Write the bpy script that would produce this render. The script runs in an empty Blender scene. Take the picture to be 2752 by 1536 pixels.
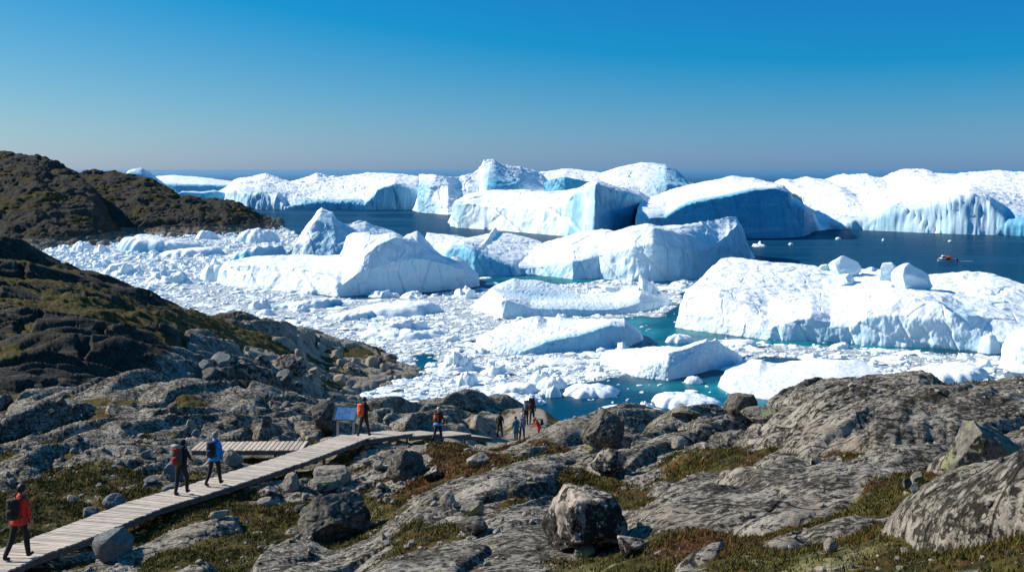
import bpy, math, random
import numpy as np
from mathutils import Vector, Matrix
random.seed(7); RNG = np.random.default_rng(7)
H = 40.0          # camera height above the sea, metres
F = 2700.0        # focal length in photo pixels
HX, HY = 1376.0, 455.0   # photo pixel of the optical axis / horizon
SC = bpy.context.scene
COL = SC.collection
SUN_EL = math.radians(34); SUN_VEC = Vector((-0.94, 0.34, 0)).normalized()

def wx(px, Y): return (px - HX) / F * Y
def wz(py, Y): return H - (py - HY) / F * Y
def sea_Y(py): return H * F / (py - HY)

# ---------------------------------------------------------------- noise
_g = np.random.default_rng(11).normal(size=(256, 3)); _g /= np.linalg.norm(_g, axis=1)[:, None]
_G3 = _g.astype(np.float32)
_a = np.linspace(0, 2*np.pi, 256, endpoint=False); np.random.default_rng(5).shuffle(_a)
_G2 = np.stack([np.cos(_a), np.sin(_a)], 1).astype(np.float32)
def _h(a, b, c, s):
    with np.errstate(over='ignore'):
        n = a.astype(np.uint32)*np.uint32(374761393) + b.astype(np.uint32)*np.uint32(668265263) + c.astype(np.uint32)*np.uint32(2246822519) + np.uint32((s*3266489917) & 0xffffffff)
        n = (n ^ (n >> np.uint32(13)))*np.uint32(1274126177)
        n = n ^ (n >> np.uint32(16))
    return n
def pn3(x, y, z, s=0):
    xi, yi, zi = np.floor(x), np.floor(y), np.floor(z)
    fx, fy, fz = x-xi, y-yi, z-zi
    xi, yi, zi = xi.astype(np.int64), yi.astype(np.int64), zi.astype(np.int64)
    u, v, w = [t*t*t*(t*(t*6-15)+10) for t in (fx, fy, fz)]
    r = 0
    for dx in (0, 1):
        for dy in (0, 1):
            for dz in (0, 1):
                g = _G3[_h(xi+dx, yi+dy, zi+dz, s) & np.uint32(255)]
                d = g[..., 0]*(fx-dx) + g[..., 1]*(fy-dy) + g[..., 2]*(fz-dz)
                r = r + d*(u if dx else 1-u)*(v if dy else 1-v)*(w if dz else 1-w)
    return r*1.5
def pn2(x, y, s=0):
    xi, yi = np.floor(x), np.floor(y)
    fx, fy = x-xi, y-yi
    xi, yi = xi.astype(np.int64), yi.astype(np.int64)
    u, v = [t*t*t*(t*(t*6-15)+10) for t in (fx, fy)]
    r = 0; z = np.zeros_like(xi)
    for dx in (0, 1):
        for dy in (0, 1):
            g = _G2[_h(xi+dx, yi+dy, z, s) & np.uint32(255)]
            r = r + (g[..., 0]*(fx-dx) + g[..., 1]*(fy-dy))*(u if dx else 1-u)*(v if dy else 1-v)
    return r*1.4
def wor2(x, y, s=0):
    """F1, F2 and cell id of a 2-D cell noise"""
    xi, yi = np.floor(x).astype(np.int64), np.floor(y).astype(np.int64)
    f1 = np.full(x.shape, 9.0); f2 = f1.copy(); cid = np.zeros(x.shape)
    z = np.zeros_like(xi)
    for dx in (-1, 0, 1):
        for dy in (-1, 0, 1):
            h1 = _h(xi+dx, yi+dy, z, s) % np.uint32(1000)/1000.0; h2 = _h(xi+dx, yi+dy, z+1, s) % np.uint32(1000)/1000.0
            d = (xi+dx+h1-x)**2 + (yi+dy+h2-y)**2
            n = d < f1
            f2 = np.where(n, f1, np.minimum(f2, d)); cid = np.where(n, h1, cid); f1 = np.where(n, d, f1)
    return np.sqrt(f1), np.sqrt(f2), cid
def sm(a, b, x):
    t = np.clip((x-a)/(b-a), 0, 1); return t*t*(3-2*t)
def blur(A, n, axis):
    if n < 1: return A
    k = np.hanning(2*n+3)[1:-1]; k /= k.sum()
    pad = [(0, 0)]*A.ndim; pad[axis] = (n, n)
    B = np.pad(A, pad, mode='edge')
    return np.apply_along_axis(lambda v: np.convolve(v, k, 'valid'), axis, B)

# ---------------------------------------------------------------- object helpers
def meta(o, label=None, cat=None, group=None, kind=None):
    if label: o['label'] = label
    if cat: o['category'] = cat
    if group: o['group'] = group
    if kind: o['kind'] = kind
    return o
def empty(name, loc, rz=0.0):
    o = bpy.data.objects.new(name, None); COL.objects.link(o)
    o.empty_display_size = 0.3
    o.location = loc; o.rotation_euler = (0, 0, rz); return o
def mesh_obj(name, V, Fc, mat, parent=None, smooth=True, attrs=None, mi=None):
    """V (n,3), Fc (m,k) index array or list of polygons"""
    me = bpy.data.meshes.new(name)
    V = np.asarray(V, dtype=np.float32)
    if isinstance(Fc, np.ndarray):
        m, k = Fc.shape
        me.vertices.add(len(V)); me.vertices.foreach_set('co', V.ravel())
        me.loops.add(m*k); me.loops.foreach_set('vertex_index', Fc.astype(np.int32).ravel())
        me.polygons.add(m); me.polygons.foreach_set('loop_start', np.arange(0, m*k, k, dtype=np.int32))
        me.update(calc_edges=True)
    else:
        me.from_pydata(V.tolist(), [], Fc); me.update()
    me.polygons.foreach_set('use_smooth', np.full(len(me.polygons), smooth))
    if attrs:
        for an, av in attrs.items():
            av = np.asarray(av, dtype=np.float32)
            if av.ndim == 1:
                a = me.attributes.new(an, 'FLOAT', 'POINT'); a.data.foreach_set('value', av)
            else:
                a = me.attributes.new(an, 'FLOAT_COLOR', 'POINT')
                c = np.zeros((len(av), 4), dtype=np.float32); c[:, :av.shape[1]] = av
                a.data.foreach_set('color', c.ravel())
    for mm in (mat if isinstance(mat, (list, tuple)) else [mat]): me.materials.append(mm)
    if mi is not None: me.polygons.foreach_set('material_index', np.asarray(mi, dtype=np.int32))
    o = bpy.data.objects.new(name, me); COL.objects.link(o)
    if parent is not None: o.parent = parent
    return o
def grid_faces(n, m):
    i = np.arange(n-1)[:, None]*m + np.arange(m-1)[None, :]
    i = i.ravel()
    return np.stack([i, i+m, i+m+1, i+1], 1)
class MB:
    """collects boxes, tubes and lumps into one mesh"""
    def __init__(s): s.v = []; s.f = []
    def add(s, V, Fs):
        b = len(s.v); s.v += [tuple(p) for p in V]; s.f += [[i+b for i in q] for q in Fs]; return s
    def box(s, c, d, R=None):
        c = Vector(c); V = []
        for sx in (-1, 1):
            for sy in (-1, 1):
                for sz in (-1, 1):
                    p = Vector((sx*d[0]/2, sy*d[1]/2, sz*d[2]/2))
                    if R is not None: p = R @ p
                    V.append(c+p)
        return s.add(V, [(0, 1, 3, 2), (4, 6, 7, 5), (0, 4, 5, 1), (2, 3, 7, 6), (0, 2, 6, 4), (1, 5, 7, 3)])
    def tube(s, a, b, r1, r2=None, n=8):
        a, b = Vector(a), Vector(b); r2 = r1 if r2 is None else r2
        z = (b-a).normalized(); x = z.orthogonal().normalized(); y = z.cross(x); V = []
        for p, r in ((a, r1), (b, r2)):
            for k in range(n):
                t = 2*math.pi*k/n; V.append(p + x*math.cos(t)*r + y*math.sin(t)*r)
        return s.add(V, [(k, (k+1) % n, n+(k+1) % n, n+k) for k in range(n)] + [tuple(range(n))[::-1], tuple(range(n, 2*n))])
    def rings(s, R, closed=True):
        """R: list of rings (same count of points) -> skin with caps"""
        n = len(R[0]); V = [p for r in R for p in r]
        Fs = [(i*n+k, i*n+(k+1) % n, (i+1)*n+(k+1) % n, (i+1)*n+k) for i in range(len(R)-1) for k in range(n)]
        Fs += [tuple(range(n))[::-1], tuple(range((len(R)-1)*n, len(R)*n))]
        return s.add(V, Fs)
    def lump(s, c, r, n=10, m=7, jit=0.0, seed=0, power=2.0):
        rg = random.Random(seed); V = []; c = Vector(c)
        for i in range(1, m):
            ph = math.pi*i/m
            for k in range(n):
                t = 2*math.pi*k/n; d = [math.sin(ph)*math.cos(t), math.sin(ph)*math.sin(t), math.cos(ph)]
                q = (sum(abs(e)**power for e in d))**(-1/power); j = 1+rg.uniform(-jit, jit)
                V.append(c+Vector([d[a]*q*r[a]*j for a in range(3)]))
        V.append(c+Vector((0, 0, r[2]))); V.append(c-Vector((0, 0, r[2])))
        Fs = [(i*n+k, (i+1)*n+k, (i+1)*n+(k+1) % n, i*n+(k+1) % n) for i in range(m-2) for k in range(n)]
        t, b = (m-1)*n, (m-1)*n+1
        Fs += [(t, k, (k+1) % n) for k in range(n)] + [(b, (m-2)*n+(k+1) % n, (m-2)*n+k) for k in range(n)]
        return s.add(V, Fs)
    def build(s, name, mat, parent=None, smooth=False, bevel=0.0):
        o = mesh_obj(name, np.array([tuple(p) for p in s.v]), s.f, mat, parent, smooth)
        if bevel:
            b = o.modifiers.new('bevel', 'BEVEL'); b.width = bevel; b.segments = 2; b.limit_method = 'ANGLE'
        return o

# ---------------------------------------------------------------- materials
class NT:
    def __init__(s, name):
        s.m = bpy.data.materials.new(name); s.m.use_nodes = True; s.t = s.m.node_tree
        s.p = s.t.nodes['Principled BSDF']; s.out = s.t.nodes['Material Output']
    def n(s, t, **k):
        nd = s.t.nodes.new(t)
        for a, b in k.items():
            if a.startswith('i_'): 
                key = a[2:]; key = int(key) if key.isdigit() else key.replace('_', ' ')
                s.set(nd.inputs[key], b)
            else: setattr(nd, a, b)
        return nd
    def set(s, sock, v):
        if isinstance(v, bpy.types.NodeSocket): s.t.links.new(v, sock)
        else:
            if isinstance(v, tuple) and len(v) == 3 and sock.type == 'RGBA': v = v+(1,)
            sock.default_value = v
    def tc(s, scale=(1, 1, 1), rot=(0, 0, 0), which='Object'):
        c = s.n('ShaderNodeTexCoord'); m = s.n('ShaderNodeMapping')
        s.set(m.inputs[0], c.outputs[which]); m.inputs['Scale'].default_value = scale; m.inputs['Rotation'].default_value = rot
        return m.outputs[0]
    def noise(s, vec, sc, det=6, rough=0.55, dist=0.0):
        return s.n('ShaderNodeTexNoise', i_Vector=vec, i_Scale=sc, i_Detail=det, i_Roughness=rough, i_Distortion=dist).outputs['Fac']
    def vor(s, vec, sc, feature='F1', out='Distance', rnd=1.0):
        n = s.n('ShaderNodeTexVoronoi', feature=feature, i_Vector=vec, i_Scale=sc)
        n.inputs['Randomness'].default_value = rnd
        return n.outputs[out]
    def attr(s, name, out='Fac'): return s.n('ShaderNodeAttribute', attribute_name=name).outputs[out]
    def sep(s, c):
        n = s.n('ShaderNodeSeparateColor'); s.set(n.inputs[0], c); return n.outputs
    def ramp(s, f, pts, interp='LINEAR'):
        r = s.n('ShaderNodeValToRGB'); s.set(r.inputs[0], f); e = r.color_ramp.elements; r.color_ramp.interpolation = interp
        for i, (p, c) in enumerate(pts):
            c = (c, c, c) if not isinstance(c, tuple) else c
            el = e[i] if i < 2 else e.new(p)
            el.position = p; el.color = c+(1,)
        return r.outputs[0]
    def mr(s, f, a, b, c=0.0, d=1.0):
        n = s.n('ShaderNodeMapRange', i_Value=f); n.interpolation_type = 'SMOOTHSTEP'
        for i, v in zip((1, 2, 3, 4), (a, b, c, d)): n.inputs[i].default_value = v
        return n.outputs[0]
    def math(s, op, a, b=0.0, cl=False):
        n = s.n('ShaderNodeMath', operation=op, use_clamp=cl); s.set(n.inputs[0], a); s.set(n.inputs[1], b); return n.outputs[0]
    def mix(s, f, a, b, mode='MIX'):
        n = s.n('ShaderNodeMix', data_type='RGBA', blend_type=mode); s.set(n.inputs[0], f); s.set(n.inputs[6], a); s.set(n.inputs[7], b); return n.outputs[2]
    def bump(s, h, dist, strength=1.0, prev=None):
        n = s.n('ShaderNodeBump', i_Height=h, i_Distance=dist, i_Strength=strength)
        if prev is not None: s.set(n.inputs['Normal'], prev)
        return n.outputs[0]
    def fin(s, col, rough=0.8, normal=None, spec=None):
        s.set(s.p.inputs['Base Color'], col); s.set(s.p.inputs['Roughness'], rough)
        if normal is not None: s.set(s.p.inputs['Normal'], normal)
        if spec is not None: s.p.inputs['Specular IOR Level'].default_value = spec
        return s.m

def ice_material():
    t = NT('glacier_ice')
    v = t.tc()
    a = t.sep(t.attr('mix', 'Color'))     # R = blue ice plus shade tint painted on walls away from the sun, G = metres-scaled size, B = dirt
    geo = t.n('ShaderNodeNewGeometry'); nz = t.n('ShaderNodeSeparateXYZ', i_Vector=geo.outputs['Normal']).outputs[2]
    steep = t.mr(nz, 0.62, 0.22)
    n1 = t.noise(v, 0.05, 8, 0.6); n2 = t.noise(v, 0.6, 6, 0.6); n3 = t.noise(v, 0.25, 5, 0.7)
    blue = t.math('MULTIPLY', t.math('ADD', t.math('MULTIPLY', steep, 0.5), 0.12), t.mr(n3, 0.25, 0.7, 0.4, 1.1))  # steep ice is bluer; the cyan of shaded faces is painted in too
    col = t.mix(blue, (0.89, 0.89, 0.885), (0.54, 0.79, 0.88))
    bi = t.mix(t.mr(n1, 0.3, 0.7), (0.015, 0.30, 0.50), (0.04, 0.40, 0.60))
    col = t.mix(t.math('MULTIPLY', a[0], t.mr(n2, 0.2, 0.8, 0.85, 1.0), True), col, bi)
    dirt = t.math('MULTIPLY', t.mr(t.noise(v, 0.9, 8, 0.75), 0.60, 0.78), t.mr(n1, 0.45, 0.65))
    dirt = t.math('MULTIPLY', dirt, a[2])
    col = t.mix(dirt, col, (0.36, 0.36, 0.36))
    wn = t.n('ShaderNodeTexNoise', i_Vector=v, i_Scale=0.12, i_Detail=4.0); wa = t.n('ShaderNodeVectorMath', operation='MULTIPLY_ADD'); t.set(wa.inputs[0], wn.outputs['Color']); wa.inputs[1].default_value = (9, 9, 9); t.set(wa.inputs[2], v)
    cr = t.math('MULTIPLY', t.mr(t.vor(wa.outputs[0], 0.07, 'DISTANCE_TO_EDGE'), 0.022, 0.004), t.mr(n1, 0.42, 0.55)); cr2 = t.math('MULTIPLY', t.mr(t.vor(wa.outputs[0], 0.28, 'DISTANCE_TO_EDGE'), 0.03, 0.006), t.mr(n3, 0.55, 0.65))
    cr = t.math('MAXIMUM', cr, t.math('MULTIPLY', cr2, 0.7)); col = t.mix(t.math('MULTIPLY', cr, 0.35), col, (0.30, 0.52, 0.62))
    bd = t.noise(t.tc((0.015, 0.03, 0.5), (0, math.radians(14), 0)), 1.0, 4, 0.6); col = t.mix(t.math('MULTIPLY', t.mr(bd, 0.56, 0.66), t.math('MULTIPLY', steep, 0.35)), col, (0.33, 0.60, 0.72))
    sp = t.mr(t.noise(v, 1.6, 4, 0.8), 0.64, 0.72); col = t.mix(t.math('MULTIPLY', sp, 0.35), col, (0.42, 0.45, 0.47))
    b = t.bump(t.math('SUBTRACT', t.noise(v, 0.22, 7, 0.62), t.math('MULTIPLY', cr, 0.35)), 1.2, 0.2)
    return t.fin(col, 0.55, b, 0.25)
def rock_material(name, far=False):
    t = NT(name); v = t.tc()
    a = t.sep(t.attr('mix', 'Color'))     # R vegetation, G pale clean rock, B pale/rust kind
    vf = t.tc((0.75, 1.3, 1.3), (0, 0, math.radians(-38)))
    w = t.n('ShaderNodeTexNoise', i_Vector=v, i_Scale=0.7, i_Detail=3.0)
    va = t.n('ShaderNodeVectorMath', operation='MULTIPLY_ADD'); t.set(va.inputs[0], w.outputs['Color']); va.inputs[1].default_value = (0.6, 0.6, 0.6); t.set(va.inputs[2], vf)
    vw = va.outputs[0]
    nb = t.noise(v, 0.16, 6, 0.6); nm = t.noise(vw, 1.1, 8, 0.65); nf = t.noise(vw, 7.0, 8, 0.7); ns = t.noise(v, 22, 4, 0.7)
    dark = t.mix(t.mr(nb, 0.3, 0.7), (0.028, 0.022, 0.015), (0.090, 0.080, 0.064))
    mid = t.mix(t.mr(nm, 0.35, 0.65), (0.195, 0.172, 0.138), (0.44, 0.393, 0.325))
    lich = t.math('ADD', t.math('MULTIPLY', nf, 0.75), t.math('MULTIPLY', nm, 0.35))
    col = t.mix(t.mr(lich, 0.525, 0.575), dark, mid)
    # pale crust speckles
    sp = t.math('MULTIPLY', t.mr(t.vor(vw, 4.2), 0.34, 0.20), t.mr(t.noise(v, 1.3, 5, 0.7), 0.46, 0.54))
    bp = t.math('MULTIPLY', t.mr(t.math('ADD', t.vor(vw, 3.1), t.math('MULTIPLY', t.noise(v, 9, 5, .7), 0.5)), 0.50, 0.42), t.mr(t.noise(v, 0.9, 5, 0.7), 0.45, 0.53)); col = t.mix(t.math('MULTIPLY', bp, 0.9), col, (0.022, 0.016, 0.011))
    col = t.mix(t.math('MULTIPLY', sp, 0.85), col, (0.46, 0.41, 0.34))
    fk = t.math('MULTIPLY', t.mr(t.vor(vf, 9.0), 0.30, 0.18), t.mr(t.noise(v, 2.4, 5, 0.7), 0.46, 0.52)); col = t.mix(t.math('MULTIPLY', fk, 0.85), col, (0.42, 0.395, 0.34))
    sp2 = t.math('MULTIPLY', t.mr(t.noise(vw, 11, 5, 0.8), 0.57, 0.62), 0.8)
    col = t.mix(sp2, col, (0.47, 0.42, 0.35))
    bk = t.math('MULTIPLY', t.mr(t.noise(vw, 9, 6, 0.8), 0.44, 0.39), 0.85); col = t.mix(bk, col, (0.018, 0.014, 0.010))
    # map lichen, yellow green
    yl = t.math('MULTIPLY', t.mr(t.noise(v, 1.1, 7, 0.75), 0.585, 0.64), t.mr(t.noise(v, 0.23, 3, 0.5), 0.5, 0.62))
    if not far: col = t.mix(t.math('MULTIPLY', yl, 0.85), col, (0.27, 0.27, 0.10))
    col = t.mix(t.mr(a[1], 0.09, 0.0, 0.0, 0.84), col, (0.014, 0.013, 0.009))      # black crust lichen, with the shade of the dark slopes painted in
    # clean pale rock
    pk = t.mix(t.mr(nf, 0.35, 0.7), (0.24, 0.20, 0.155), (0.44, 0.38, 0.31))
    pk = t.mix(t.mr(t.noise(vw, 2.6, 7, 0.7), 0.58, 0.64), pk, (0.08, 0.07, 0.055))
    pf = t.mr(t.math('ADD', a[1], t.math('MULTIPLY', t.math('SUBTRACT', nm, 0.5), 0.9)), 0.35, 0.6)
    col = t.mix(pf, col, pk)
    # tundra
    vn = t.noise(v, 1.3, 8, 0.72); vn2 = t.noise(v, 5.0, 7, 0.75); vn3 = t.noise(v, 0.33, 5, 0.6)
    ol = t.mix(t.mr(vn2, 0.35, 0.65), (0.022, 0.023, 0.005), (0.105, 0.084, 0.018))
    ru = t.mix(t.mr(vn2, 0.35, 0.65), (0.035, 0.014, 0.006), (0.15, 0.062, 0.018))
    pa = t.mix(t.mr(vn2, 0.35, 0.65), (0.09, 0.085, 0.03), (0.34, 0.32, 0.14))
    vc = t.mix(t.mr(t.math('ADD', vn, t.math('MULTIPLY', a[2], 0.17)), 0.52, 0.68), ol, ru)
    vc = t.mix(t.math('MULTIPLY', t.mr(t.math('ADD', vn3, t.math('MULTIPLY', t.attr('mix', 'Alpha'), 0.35)), 0.58, 0.74), t.mr(vn, 0.40, 0.55)), vc, pa)
    vf_ = t.mr(t.math('ADD', a[0], t.math('MULTIPLY', t.math('SUBTRACT', vn2, 0.5), 0.9)), 0.38, 0.62)
    col = t.mix(vf_, col, vc)
    nov = t.math('SUBTRACT', 1.0, vf_)
    vc1 = t.n('ShaderNodeVectorMath', operation='MULTIPLY_ADD'); t.set(vc1.inputs[0], w.outputs['Color']); vc1.inputs[1].default_value = (0.35, 0.35, 0.35); t.set(vc1.inputs[2], t.tc((0.8, 2.2, 1.0), (0, 0, math.radians(-48))))
    ck = t.math('MULTIPLY', t.mr(t.vor(vc1.outputs[0], 0.55, 'DISTANCE_TO_EDGE'), 0.016, 0.004), t.mr(t.noise(v, 0.3, 3, .5), 0.42, 0.5))
    ck2 = t.math('MULTIPLY', t.mr(t.vor(vc1.outputs[0], 2.6, 'DISTANCE_TO_EDGE'), 0.035, 0.01), t.mr(t.noise(v, 0.8, 3, .5), 0.5, 0.56))
    ck = t.math('MULTIPLY', t.math('MAXIMUM', ck, t.math('MULTIPLY', ck2, 0.7)), nov)
    stn = t.noise(t.tc((0.3, 5.0, 3.0), (0, 0, math.radians(-38))), 2.6, 6, 0.7)
    col = t.mix(t.math('MULTIPLY', t.mr(stn, 0.55, 0.68), t.math('MULTIPLY', nov, 0.3)), col, (0.36, 0.31, 0.25))
    col = t.mix(t.math('MULTIPLY', ck, 0.85), col, (0.010, 0.009, 0.007))
    hb = t.math('ADD', t.math('MULTIPLY', nm, 1.0), t.math('MULTIPLY', nf, 0.45)); hb = t.math('ADD', hb, t.math('MULTIPLY', stn, 0.35)); hb = t.math('SUBTRACT', hb, t.math('MULTIPLY', ck, 0.5))
    b = t.bump(hb, 0.35 if not far else 2.5, 0.75)
    b = t.bump(t.math('ADD', t.math('MULTIPLY', ns, 0.5), vn2), 0.05 if not far else 0.3, 0.7, b)
    return t.fin(col, 0.93, b, 0.15)
def boulder_material(name, base, light, spots, lich=(0.27, 0.27, 0.10), la=0.6, dk=(0.03, 0.027, 0.024), dth=(0.52, 0.60)):
    t = NT(name); v = t.tc()
    n1 = t.noise(v, 2.0, 8, 0.7, 0.6); n2 = t.noise(v, 8, 8, 0.72); n3 = t.noise(v, 30, 4, 0.7)
    col = t.mix(t.mr(n2, 0.35, 0.65), base, light)
    col = t.mix(t.mr(n1, dth[0], dth[1]), col, dk)
    col = t.mix(t.math('MULTIPLY', t.mr(t.noise(v, 11, 6, 0.75), 0.55, 0.64), spots), col, (0.36, 0.34, 0.31))
    col = t.mix(t.math('MULTIPLY', t.mr(t.noise(v, 2.6, 7, 0.75), 0.60-0.075*(la > .9), 0.66-0.075*(la > .9)), la), col, lich)
    b = t.bump(n1, 0.12, 0.6); b = t.bump(t.math('ADD', n2, t.math('MULTIPLY', n3, 0.3)), 0.06, 0.8, b)
    return t.fin(col, 0.93, b, 0.15)
def plain(name, c, rough=0.75, var=0.25, sc=6.0, bump=0.0, metal=0.0):
    t = NT(name); v = t.tc(); n = t.noise(v, sc, 6, 0.6)
    d = tuple(x*(1-var) for x in c); e = tuple(min(1, x*(1+var)) for x in c)
    col = t.mix(t.mr(n, 0.3, 0.7), d, e)
    t.p.inputs['Metallic'].default_value = metal
    return t.fin(col, rough, t.bump(n, bump, 0.6) if bump else None)
def wood_material(name='weathered_wood', c1=(0.30, 0.255, 0.215), c2=(0.46, 0.405, 0.35)):
    t = NT(name); v = t.tc()
    at = t.attr('plank')
    n = t.noise(v, 3.0, 8, 0.65); g = t.noise(t.tc((1.5, 18, 18)), 2.0, 6, 0.6)
    col = t.mix(t.mr(t.math('ADD', t.math('MULTIPLY', n, 0.5), t.math('MULTIPLY', g, 0.5)), 0.36, 0.64), c1, c2)
    col = t.mix(t.math('MULTIPLY', at, 0.45), col, (0.22, 0.19, 0.165))
    return t.fin(col, 0.85, t.bump(g, 0.01, 0.5), 0.2)
def sea_material():
    t = NT('sea_water'); v = t.tc()
    a = t.sep(t.attr('mix', 'Color'))   # R slush, G turquoise, B calm
    n1 = t.noise(t.tc((0.35, 1.0, 1)), 0.02, 6, 0.6)
    deep = t.mix(t.mr(n1, 0.35, 0.65), (0.001, 0.034, 0.080), (0.002, 0.052, 0.112))
    tq = t.mix(t.mr(t.noise(v, 0.12, 5, 0.6), 0.3, 0.7), (0.0, 0.12, 0.165), (0.02, 0.32, 0.37))
    deep = t.mix(t.math('MULTIPLY', a[2], 0.8), deep, (0.0, 0.050, 0.092))
    col = t.mix(a[1], deep, tq)
    # brash slush: cells of ice pulp
    cell = t.vor(t.tc((1, 1.0, 1)), 0.85, 'DISTANCE_TO_EDGE')
    cell2 = t.vor(v, 2.1, 'DISTANCE_TO_EDGE')
    sl = t.mr(t.math('ADD', t.math('MULTIPLY', a[0], 1.3), t.math('MULTIPLY', t.math('SUBTRACT', t.noise(v, 0.22, 7, 0.7), 0.5), 1.6)), 0.35, 0.62)
    edge = t.mr(t.math('ADD', t.math('MULTIPLY', cell, 0.6), t.math('MULTIPLY', cell2, 0.6)), 0.05, 0.22, 0.25, 1.0)
    sc = t.mix(edge, (0.10, 0.15, 0.18), t.mix(t.mr(t.noise(v, 0.6, 6, 0.7), 0.35, 0.65), (0.42, 0.47, 0.50), (0.84, 0.86, 0.87)))
    slm = t.math('MULTIPLY', sl, edge)
    col = t.mix(sl, col, sc)
    rough = t.math('ADD', t.math('MULTIPLY', sl, 0.5), t.mr(n1, 0.35, 0.65, 0.16, 0.30))
    wv = t.noise(t.tc((0.5, 1.0, 1), (0, 0, 0.15)), 0.45, 5, 0.65)
    wv2 = t.noise(t.tc((0.6, 1.0, 1), (0, 0, -0.3)), 0.06, 4, 0.5)
    st = t.math('SUBTRACT', 1.0, t.math('MULTIPLY', a[2], 0.85))
    bn = t.n('ShaderNodeBump', i_Height=t.math('ADD', wv, wv2)); bn.inputs['Distance'].default_value = 0.9; t.set(bn.inputs['Strength'], t.math('MULTIPLY', st, 0.45))
    b = t.bump(slm, 0.25, 0.8, bn.outputs[0])
    t.fin(col, rough, b, 0.0)
    t.p.inputs['IOR'].default_value = 1.0
    gl = t.n('ShaderNodeBsdfGlossy', i_Roughness=rough, i_Normal=b); gl.inputs['Color'].default_value = (1, 1, 1, 1)
    fr = t.n('ShaderNodeFresnel', i_IOR=1.33, i_Normal=b)
    fl = t.n('ShaderNodeFresnel', i_IOR=1.33)
    fac = t.math('ADD', t.math('MINIMUM', t.math('MULTIPLY', fr.outputs[0], 0.45), 0.14), t.math('MULTIPLY', t.mr(fl.outputs[0], 0.88, 1.0), 0.75)); fac = t.math('MULTIPLY', fac, t.math('SUBTRACT', 1.0, t.math('MULTIPLY', sl, 0.8)))
    mx = t.n('ShaderNodeMixShader'); t.set(mx.inputs[0], fac); t.set(mx.inputs[1], t.p.outputs[0]); t.set(mx.inputs[2], gl.outputs[0]); t.set(t.out.inputs[0], mx.outputs[0])
    return t.m
MAT = {}
MAT['ice'] = ice_material(); MAT['sea'] = sea_material(); MAT['rock'] = rock_material('gneiss_and_tundra'); MAT['rockfar'] = rock_material('headland_rock', True)
MAT['b_mottled'] = boulder_material('lichened_boulder', (0.17, 0.145, 0.12), (0.50, 0.41, 0.34), 0.9, dth=(0.475, 0.505))
MAT['b_dark'] = boulder_material('dark_boulder', (0.045, 0.040, 0.033), (0.17, 0.155, 0.13), 0.6, la=0.2)
MAT['b_grey'] = boulder_material('blue_grey_boulder', (0.11, 0.12, 0.12), (0.21, 0.22, 0.215), 0.1, la=0.0, dk=(0.12, 0.13, 0.135), dth=(0.6, 0.7))
MAT['b_pale'] = boulder_material('pale_boulder', (0.20, 0.17, 0.135), (0.37, 0.32, 0.26), 0.3, la=0.1, dth=(0.60, 0.68))
MAT['b_green'] = boulder_material('green_lichen_boulder', (0.10, 0.09, 0.08), (0.26, 0.24, 0.20), 0.7, lich=(0.25, 0.25, 0.11), la=0.95, dth=(0.55, 0.60))
MAT['wood'] = wood_material('weathered_wood', (0.42, 0.345, 0.27), (0.62, 0.53, 0.43)); MAT['beam'] = wood_material('grey_beam_wood', (0.10, 0.09, 0.08), (0.18, 0.165, 0.15))
MAT['post'] = wood_material('pale_post_wood', (0.42, 0.40, 0.35), (0.58, 0.55, 0.49))

def ico(sub):
    import bmesh
    bm = bmesh.new(); bmesh.ops.create_icosphere(bm, subdivisions=sub, radius=1); V = np.array([v.co[:] for v in bm.verts]); Fs = np.array([[v.index for v in f.verts] for f in bm.faces]); bm.free(); return V, Fs
ICO = {k: ico(k) for k in (3, 4, 5, 6)}
# ================================================================ TERRAIN (one ground sheet, height as a function of place)
# main boardwalk centre line (px, Y, z)
BW = [(-190, 20.6, 31.35), (-82, 22.3, 31.0), (28, 24.2, 30.70), (168, 26.2, 30.42), (390, 30.0, 30.0), (573, 33.2, 29.6), (785, 38.2, 29.0), (893, 41.3, 28.7), (955, 43.4, 28.5)]
BWP = [Vector((wx(p, y), y, z)) for p, y, z in BW]
BR = [Vector((wx(820, 41.6), 41.6, 28.58)), Vector((wx(528, 41.6), 41.6, 28.56))]
RAMPS = [[Vector((wx(958, 43.3), 43.3, 28.45)), Vector((wx(1078, 47.0), 47.0, 27.75))],
         [Vector((wx(1072, 47.0), 47.0, 27.6)), Vector((wx(1160, 50.0), 50.0, 26.95))],
         [Vector((wx(1152, 50.0), 50.0, 26.8)), Vector((wx(1240, 53.0), 53.0, 26.15))],
         [Vector((wx(1235, 53.0), 53.0, 26.05)), Vector((wx(1300, 55.0), 55.0, 25.4))]]
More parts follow.
